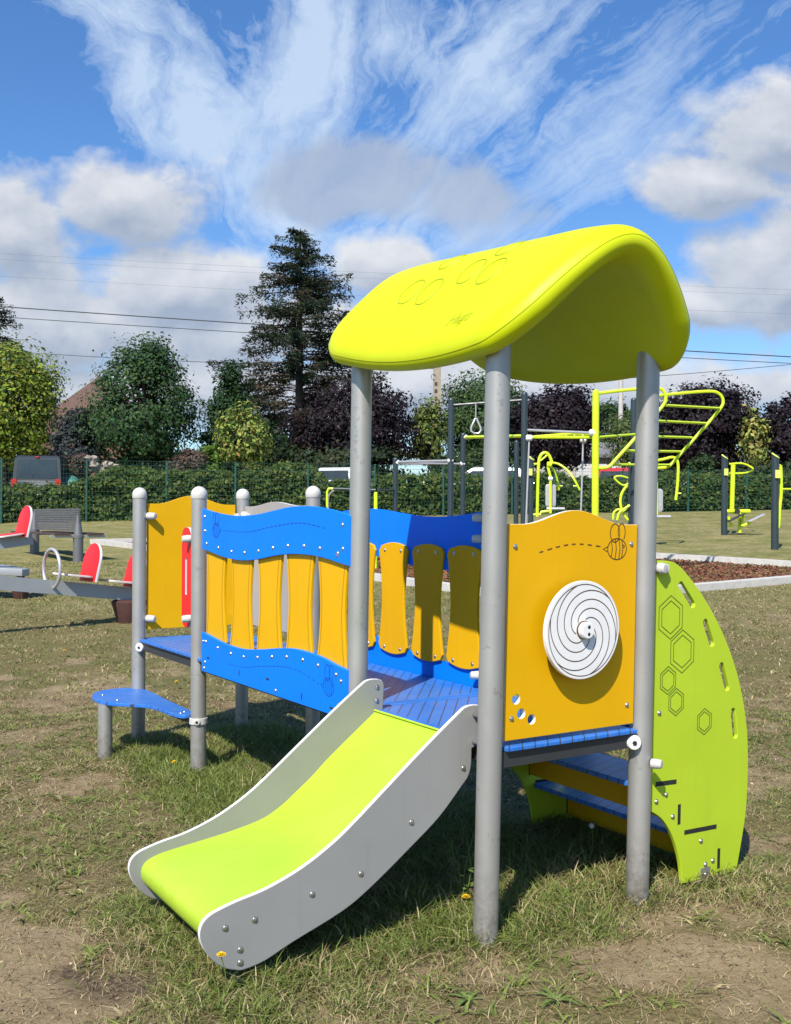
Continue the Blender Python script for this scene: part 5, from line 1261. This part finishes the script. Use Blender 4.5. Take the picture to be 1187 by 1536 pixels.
def backrest(t, x0, y0, x1, y1, Y):
    a, b = at(x0, y1, Y), at(x1, y0, Y); V, Fc, NZ = plate(rrect(a[0], a[2], b[0], b[2], .06, 4), .04, (), .006); make('backrest', [(q[0], Y + .08 + q[2], q[1]) for q in V], Fc, [0] * len(Fc), 'tube_grey', t, 30)
backrest(t, 819, 726, 835, 760, Yt); bar(t, [(820, 763, Yt), (847, 763, Yt)], .03, 'tube_grey', 'seat'); bar(t, [(797, 772, Yt), (810, 772, Yt), (812, 768, Yt), (826, 766, Yt)], .03, 'limepaint', 'foot_bar')
mb = MB(); mb.box(at(796, 708, Yt - .1), (.08, .03, .15)); mb.build('instruction_plate', 'limetop', t, 0)
t = trainer('lime arm trainer with a long drooping lever right of the roof post', (960, 770), 21.5, 0); Yt = 21.5
gpost(t, 947, 695, Yt, .06, 'navy', 'slant')
bar(t, [(948, 701, Yt), (975, 693, Yt), (995, 689, Yt), (1010, 686, Yt), (1017, 694, Yt), (1017, 720, Yt), (1014, 750, Yt)], .03, 'limepaint', 'lever', 8, 4); bar(t, [(1015, 740, Yt), (1022, 740, Yt)], .018, 'limetop', 'hand_grip')
backrest(t, 980, 733, 996, 768, Yt); bar(t, [(986, 723, Yt), (986, 772, Yt)], .018, 'limepaint', 'frame_tube'); bar(t, [(984, 775, Yt), (1006, 775, Yt)], .03, 'tube_grey', 'seat')
bar(t, [(948, 722, Yt + .1), (936, 728, Yt + .1), (926, 722, Yt + .1), (922, 716, Yt + .1), (932, 714, Yt + .1), (948, 719, Yt + .1)], .018, 'limepaint', 'hand_wheel', 8, 4)
bar(t, [(941, 728, Yt), (933, 740, Yt), (931, 757, Yt), (938, 775, Yt), (946, 782, Yt)], .028, 'limepaint', 'frame_tube', 8, 4)
bar(t, [(920, 779, Yt), (921, 769, Yt), (928, 764, Yt), (936, 766, Yt), (944, 757, Yt)], .024, 'limepaint', 'pedal_arm', 8, 4); bar(t, [(926, 780, Yt - .1), (930, 768, Yt - .1), (945, 758, Yt - .1)], .024, 'limepaint', 'pedal_arm', 8, 4)
c = at(1100, 800, 24.6); t = thing('stepper', 'lime stepping machine on a slate post with a U-shaped handrail', 'exercise machine', (c[0], 24.6, tzf(c[0], 24.6))); Yt = 24.6
gpost(t, 1087, 684, Yt, .075, 'navy', 'slant'); bar(t, [(1094, 696, Yt), (1112, 695, Yt), (1124, 699, Yt), (1130, 704, Yt), (1124, 708, Yt + .5), (1112, 710, Yt + .5), (1094, 710, Yt + .5)], .022, 'limepaint', 'handrail', 8, 4)
bar(t, [(1100, 697, Yt), (1098, 768, Yt)], .055, 'limepaint', 'upright', 12); bar(t, [(1090, 767, Yt), (1125, 767, Yt)], .05, 'limepaint', 'cross_tube', 12); bar(t, [(1110, 768, Yt), (1110, 799, Yt)], .04, 'limepaint', 'foot_tube', 10)
mb = MB(); mb.lathe(at(1107, 767, Yt - .12), (0, 1, 0), [(.06, 0), (.06, .1)], 14); mb.build('pivot', 'black', t)
for (xa, ya, xb, yb) in ((1093, 775, 1096, 789), (1116, 771, 1113, 789)): bar(t, [(xa, ya, Yt - .1), (xb, yb, Yt - .1)], .035, 'limepaint', 'pedal_arm')
bar(t, [(1114, 789, Yt - .1), (1126, 783, Yt - .1)], .045, 'limepaint', 'pedal_arm'); bar(t, [(1095, 789, Yt - .1), (1099, 787, Yt - .1)], .04, 'limepaint', 'pedal_arm')
V, Fc, NZ = plate(rrect(-.22, -.1, .22, .1, .04, 3), .03, (), .004); p = at(1134, 777, Yt - .2); Rp = np.array(Matrix.Rotation(-.45, 3, 'Y')); make('foot_plate', [p + Rp @ np.array(q) for q in V], Fc, [0] * len(Fc), 'tube_grey', t, 30); p = at(1105, 776, Yt - .2); make('foot_plate', [p + Rp @ np.array(q) for q in V], Fc, [0] * len(Fc), 'frame', t, 30)
mb = MB(); mb.box(at(1089.5, 708, Yt - .1), (.09, .03, .16)); mb.build('instruction_plate', 'limetop', t, 0)
c = at(1163, 823, 20.6); t = thing('stretching_post', 'slate exercise post with a lime side bar at the right edge', 'exercise machine', (c[0], 20.6, tzf(c[0], 20.6))); Yt = 20.6
gpost(t, 1163, 682, Yt, .075, 'navy', 'slant'); bar(t, [(1169.5, 699, Yt), (1171.5, 703, Yt), (1172, 740, Yt), (1170, 760, Yt), (1168.5, 788, Yt), (1166.5, 792, Yt)], .032, 'limepaint', 'side_bar', 10, 3); bar(t, [(1171, 733.5, Yt), (1190, 733.5, Yt)], .018, 'limepaint', 'hand_grip')
mb = MB(); mb.box(at(1167, 711, Yt - .1), (.10, .03, .16)); mb.build('instruction_plate', 'limetop', t, 0)

# ------------------------------------------------------------------ sun and sky
EL = math.radians(47.5); lx, ly = .347, .938
sd = Vector((-lx * math.cos(EL), -ly * math.cos(EL), math.sin(EL)))      # towards the sun
sun = bpy.data.objects.new('sun', bpy.data.lights.new('sun', 'SUN')); COL.objects.link(sun)
sun.data.energy = 5.0; sun.data.angle = math.radians(.53); sun.data.color = (1, .94, .84)
sun.rotation_euler = sd.to_track_quat('Z', 'Y').to_euler(); sun.location = (-6, -14, 20)

wd = bpy.data.worlds.new('World'); S.world = wd; wd.use_nodes = True; nt = wd.node_tree
for n_ in list(nt.nodes): nt.nodes.remove(n_)
out = N(nt, 'ShaderNodeOutputWorld'); bg = N(nt, 'ShaderNodeBackground'); bgc = N(nt, 'ShaderNodeBackground'); mx = N(nt, 'ShaderNodeMixShader')
sky = N(nt, 'ShaderNodeTexSky', sky_type='NISHITA'); sky.sun_disc = False; sky.sun_elevation = EL; sky.sun_rotation = math.atan2(sd.x, sd.y); sky.air_density = 1.1; sky.dust_density = .6; sky.ozone_density = 2.2; sky.altitude = 50
hsv = N(nt, 'ShaderNodeHueSaturation'); hsv.inputs['Saturation'].default_value = 1.2; L_(nt, sky.outputs[0], hsv.inputs['Color']); L_(nt, mixc(nt, 1., hsv.outputs[0], (.96, 1.14, 1.40), 'MULTIPLY'), bg.inputs['Color']); bg.inputs['Strength'].default_value = .094
tc = N(nt, 'ShaderNodeTexCoord'); sp = N(nt, 'ShaderNodeSeparateXYZ'); L_(nt, tc.outputs['Generated'], sp.inputs[0])
yy = mth(nt, 'MAXIMUM', sp.outputs[1], .08)
QX = mth(nt, 'MULTIPLY_ADD', mth(nt, 'DIVIDE', sp.outputs[0], yy), 1.538, .5935); QY = mth(nt, 'MULTIPLY_ADD', mth(nt, 'DIVIDE', sp.outputs[2], yy), -1.538, .780)
qv = N(nt, 'ShaderNodeCombineXYZ'); L_(nt, QX, qv.inputs[0]); L_(nt, QY, qv.inputs[1]); Q = qv.outputs[0]
front = mth(nt, 'MULTIPLY_ADD', sp.outputs[1], 8., -.8, clamp=True)
# cirrus: sheets of streaks, each combed its own way
wob = noise(nt, 2.4, 4, .55, vec=Q); wob2 = noise(nt, 8, 4, .6, vec=Q)
pat = noise(nt, 3.6, 6, .6, vec=Q, dist=.6); fine = noise(nt, 17, 7, .7, vec=Q, dist=.9)
def comb(rot, across, along, warp, seed):
    """streak noise running along the direction rot, measured clockwise from straight up"""
    c_, s_ = math.cos(rot), math.sin(rot)
    u_ = mth(nt, 'ADD', mth(nt, 'MULTIPLY', QX, c_), mth(nt, 'MULTIPLY', QY, s_)); v_ = mth(nt, 'SUBTRACT', mth(nt, 'MULTIPLY', QX, s_), mth(nt, 'MULTIPLY', QY, c_))
    u_ = mth(nt, 'ADD', u_, mth(nt, 'ADD', mth(nt, 'MULTIPLY', wob, warp), mth(nt, 'MULTIPLY', wob2, warp * .28)))
    cv = N(nt, 'ShaderNodeCombineXYZ'); L_(nt, mth(nt, 'MULTIPLY_ADD', u_, across, seed), cv.inputs[0]); L_(nt, mth(nt, 'MULTIPLY', v_, along), cv.inputs[1])
    return mth(nt, 'SUBTRACT', noise(nt, 1., 9, .66, vec=cv.outputs[0]), .5)
def blob(cx, cy, rx, ry, rot=0., V=None):
    x_, y_ = V if V else (QX, QY)
    dx = mth(nt, 'SUBTRACT', x_, cx); dy = mth(nt, 'SUBTRACT', y_, cy); c_, s_ = math.cos(rot), math.sin(rot)
    ax = mth(nt, 'MULTIPLY', mth(nt, 'ADD', mth(nt, 'MULTIPLY', dx, c_), mth(nt, 'MULTIPLY', dy, s_)), 1 / rx); ay = mth(nt, 'MULTIPLY', mth(nt, 'SUBTRACT', mth(nt, 'MULTIPLY', dy, c_), mth(nt, 'MULTIPLY', dx, s_)), 1 / ry)
    return mth(nt, 'SUBTRACT', 1., mth(nt, 'SQRT', mth(nt, 'ADD', mth(nt, 'MULTIPLY', ax, ax), mth(nt, 'MULTIPLY', ay, ay))))     # 1 at the middle, 0 on the rim
def mmax(L):
    r = L[0]
    for q in L[1:]: r = mth(nt, 'SMOOTH_MAX', r, q, .12)
    return r
def sheet(regs, st):
    r_ = mth(nt, 'MULTIPLY_ADD', mmax(regs), 1.35, .10)
    q = mth(nt, 'ADD', mth(nt, 'MULTIPLY', st, 3.4), mth(nt, 'ADD', mth(nt, 'MULTIPLY', mth(nt, 'SUBTRACT', pat, .5), 1.9), mth(nt, 'MULTIPLY', mth(nt, 'SUBTRACT', fine, .5), 1.1)))
    return mth(nt, 'MULTIPLY_ADD', mth(nt, 'ADD', mth(nt, 'MULTIPLY', q, .75), mth(nt, 'MULTIPLY_ADD', r_, 1.2, -.60)), 1.0, .10, clamp=True)
k1 = sheet([blob(.27, .15, .36, .15, .85), blob(.17, .02, .2, .08, .4), mth(nt, 'MULTIPLY', blob(.42, .33, .22, .12, .5), .8)], comb(-.58, 17, 5.0, .42, 3.))
k2 = sheet([blob(.46, .12, .15, .30, .2), mth(nt, 'MULTIPLY', blob(.58, .05, .2, .14, .2), .7)], comb(.22, 17, 3.6, .36, 11.))
k3 = sheet([mth(nt, 'MULTIPLY', blob(.71, .13, .17, .32, .72), .80), mth(nt, 'MULTIPLY', blob(.62, .30, .24, .12, -.4), .75)], comb(.74, 24, 2.8, .20, 23.))
k4 = sheet([mth(nt, 'MULTIPLY', blob(.92, .20, .44, .14, -.60), .70), mth(nt, 'MULTIPLY', blob(.76, .34, .24, .10, -.3), .6)], comb(.92, 24, 1.8, .15, 37.))
inv = lambda q: mth(nt, 'SUBTRACT', 1., q)
ci = inv(mth(nt, 'MULTIPLY', mth(nt, 'MULTIPLY', inv(k1), inv(k2)), mth(nt, 'MULTIPLY', inv(k3), inv(mth(nt, 'MULTIPLY', k4, .8)))))
ci = mth(nt, 'MULTIPLY', mth(nt, 'POWER', ci, .8), .82)
# cumulus heaps near the horizon: ruffled rims, bright tops, grey undersides
BL = [(.17, .30, .15, .085), (.02, .35, .12, .10), (.27, .43, .20, .075), (.07, .50, .26, .12), (.40, .50, .26, .085), (.575, .40, .10, .055), (.68, .44, .14, .055), (1.18, .20, .17, .10), (1.08, .27, .15, .055), (1.17, .42, .18, .10), (1.03, .45, .10, .055), (1.35, .3, .25, .2), (-.2, .42, .25, .2), (.6, .58, 1.2, .075)]
def field(oy, ox=0.):
    V = (mth(nt, 'ADD', QX, ox), mth(nt, 'ADD', QY, oy)); cv = N(nt, 'ShaderNodeCombineXYZ'); L_(nt, V[0], cv.inputs[0]); L_(nt, mth(nt, 'MULTIPLY', V[1], 1.25), cv.inputs[1]); vec = cv.outputs[0]
    n1 = noise(nt, 5.5, 8, .56, vec=vec); n2 = noise(nt, 17, 6, .55, vec=vec)
    return mth(nt, 'ADD', mmax([blob(*b_, V=V) for b_ in BL]), mth(nt, 'ADD', mth(nt, 'MULTIPLY', mth(nt, 'SUBTRACT', n1, .5), 1.9), mth(nt, 'MULTIPLY', mth(nt, 'SUBTRACT', n2, .5), .55)))
D0 = field(0.); D1 = field(-.035, -.012)
wm = mth(nt, 'MULTIPLY', mth(nt, 'SMOOTHSTEP' if False else 'MULTIPLY_ADD', D0, 2.5, .08, clamp=True), .97)
lit = mth(nt, 'MULTIPLY_ADD', mth(nt, 'SUBTRACT', D0, D1), .95, .33, clamp=True)
thick = mth(nt, 'MULTIPLY_ADD', D0, -.30, .22)
lit = mth(nt, 'ADD', lit, thick, clamp=True)
ccol = mixc(nt, lit, (.32, .385, .50), (.69, .71, .75))
grey_b = mmax([blob(.53, .27, .17, .085), mth(nt, 'MULTIPLY', blob(.71, .30, .12, .07), .7)])
gm = mth(nt, 'MULTIPLY', mth(nt, 'MULTIPLY_ADD', mth(nt, 'ADD', grey_b, mth(nt, 'ADD', mth(nt, 'MULTIPLY', mth(nt, 'SUBTRACT', noise(nt, 5, 7, .56, vec=Q), .5), 1.5), mth(nt, 'MULTIPLY', mth(nt, 'SUBTRACT', fine, .5), .3))), 3.2, -.25, clamp=True), .80)
gcol_ = mixc(nt, mth(nt, 'MULTIPLY_ADD', pat, 1.6, -.3, clamp=True), (.32, .39, .52), (.44, .51, .64))
def over(base_a, base_c, a_, c_):
    na = mth(nt, 'ADD', a_, mth(nt, 'MULTIPLY', base_a, mth(nt, 'SUBTRACT', 1., a_)))
    return na, mixc(nt, mth(nt, 'DIVIDE', a_, mth(nt, 'MAXIMUM', na, .001), clamp=True), base_c, c_)
rgbn = N(nt, 'ShaderNodeRGB'); rgbn.outputs[0].default_value = (.56, .68, .84, 1)
aa, cc_ = over(ci, rgbn.outputs[0], gm, gcol_); aa, cc_ = over(aa, cc_, wm, ccol)
cm_all = mth(nt, 'MULTIPLY', aa, front)
L_(nt, cc_, bgc.inputs['Color']); bgc.inputs['Strength'].default_value = .90
L_(nt, cm_all, mx.inputs[0]); L_(nt, bg.outputs[0], mx.inputs[1]); L_(nt, bgc.outputs[0], mx.inputs[2]); L_(nt, mx.outputs[0], out.inputs['Surface'])

S.view_settings.view_transform = 'Standard'; S.view_settings.look = 'None'; S.view_settings.gamma = 1; S.view_settings.exposure = .36
S.render.engine = 'CYCLES'; S.cycles.max_bounces = 5; S.cycles.diffuse_bounces = 1; S.cycles.use_denoising = True; S.cycles.transparent_max_bounces = 4
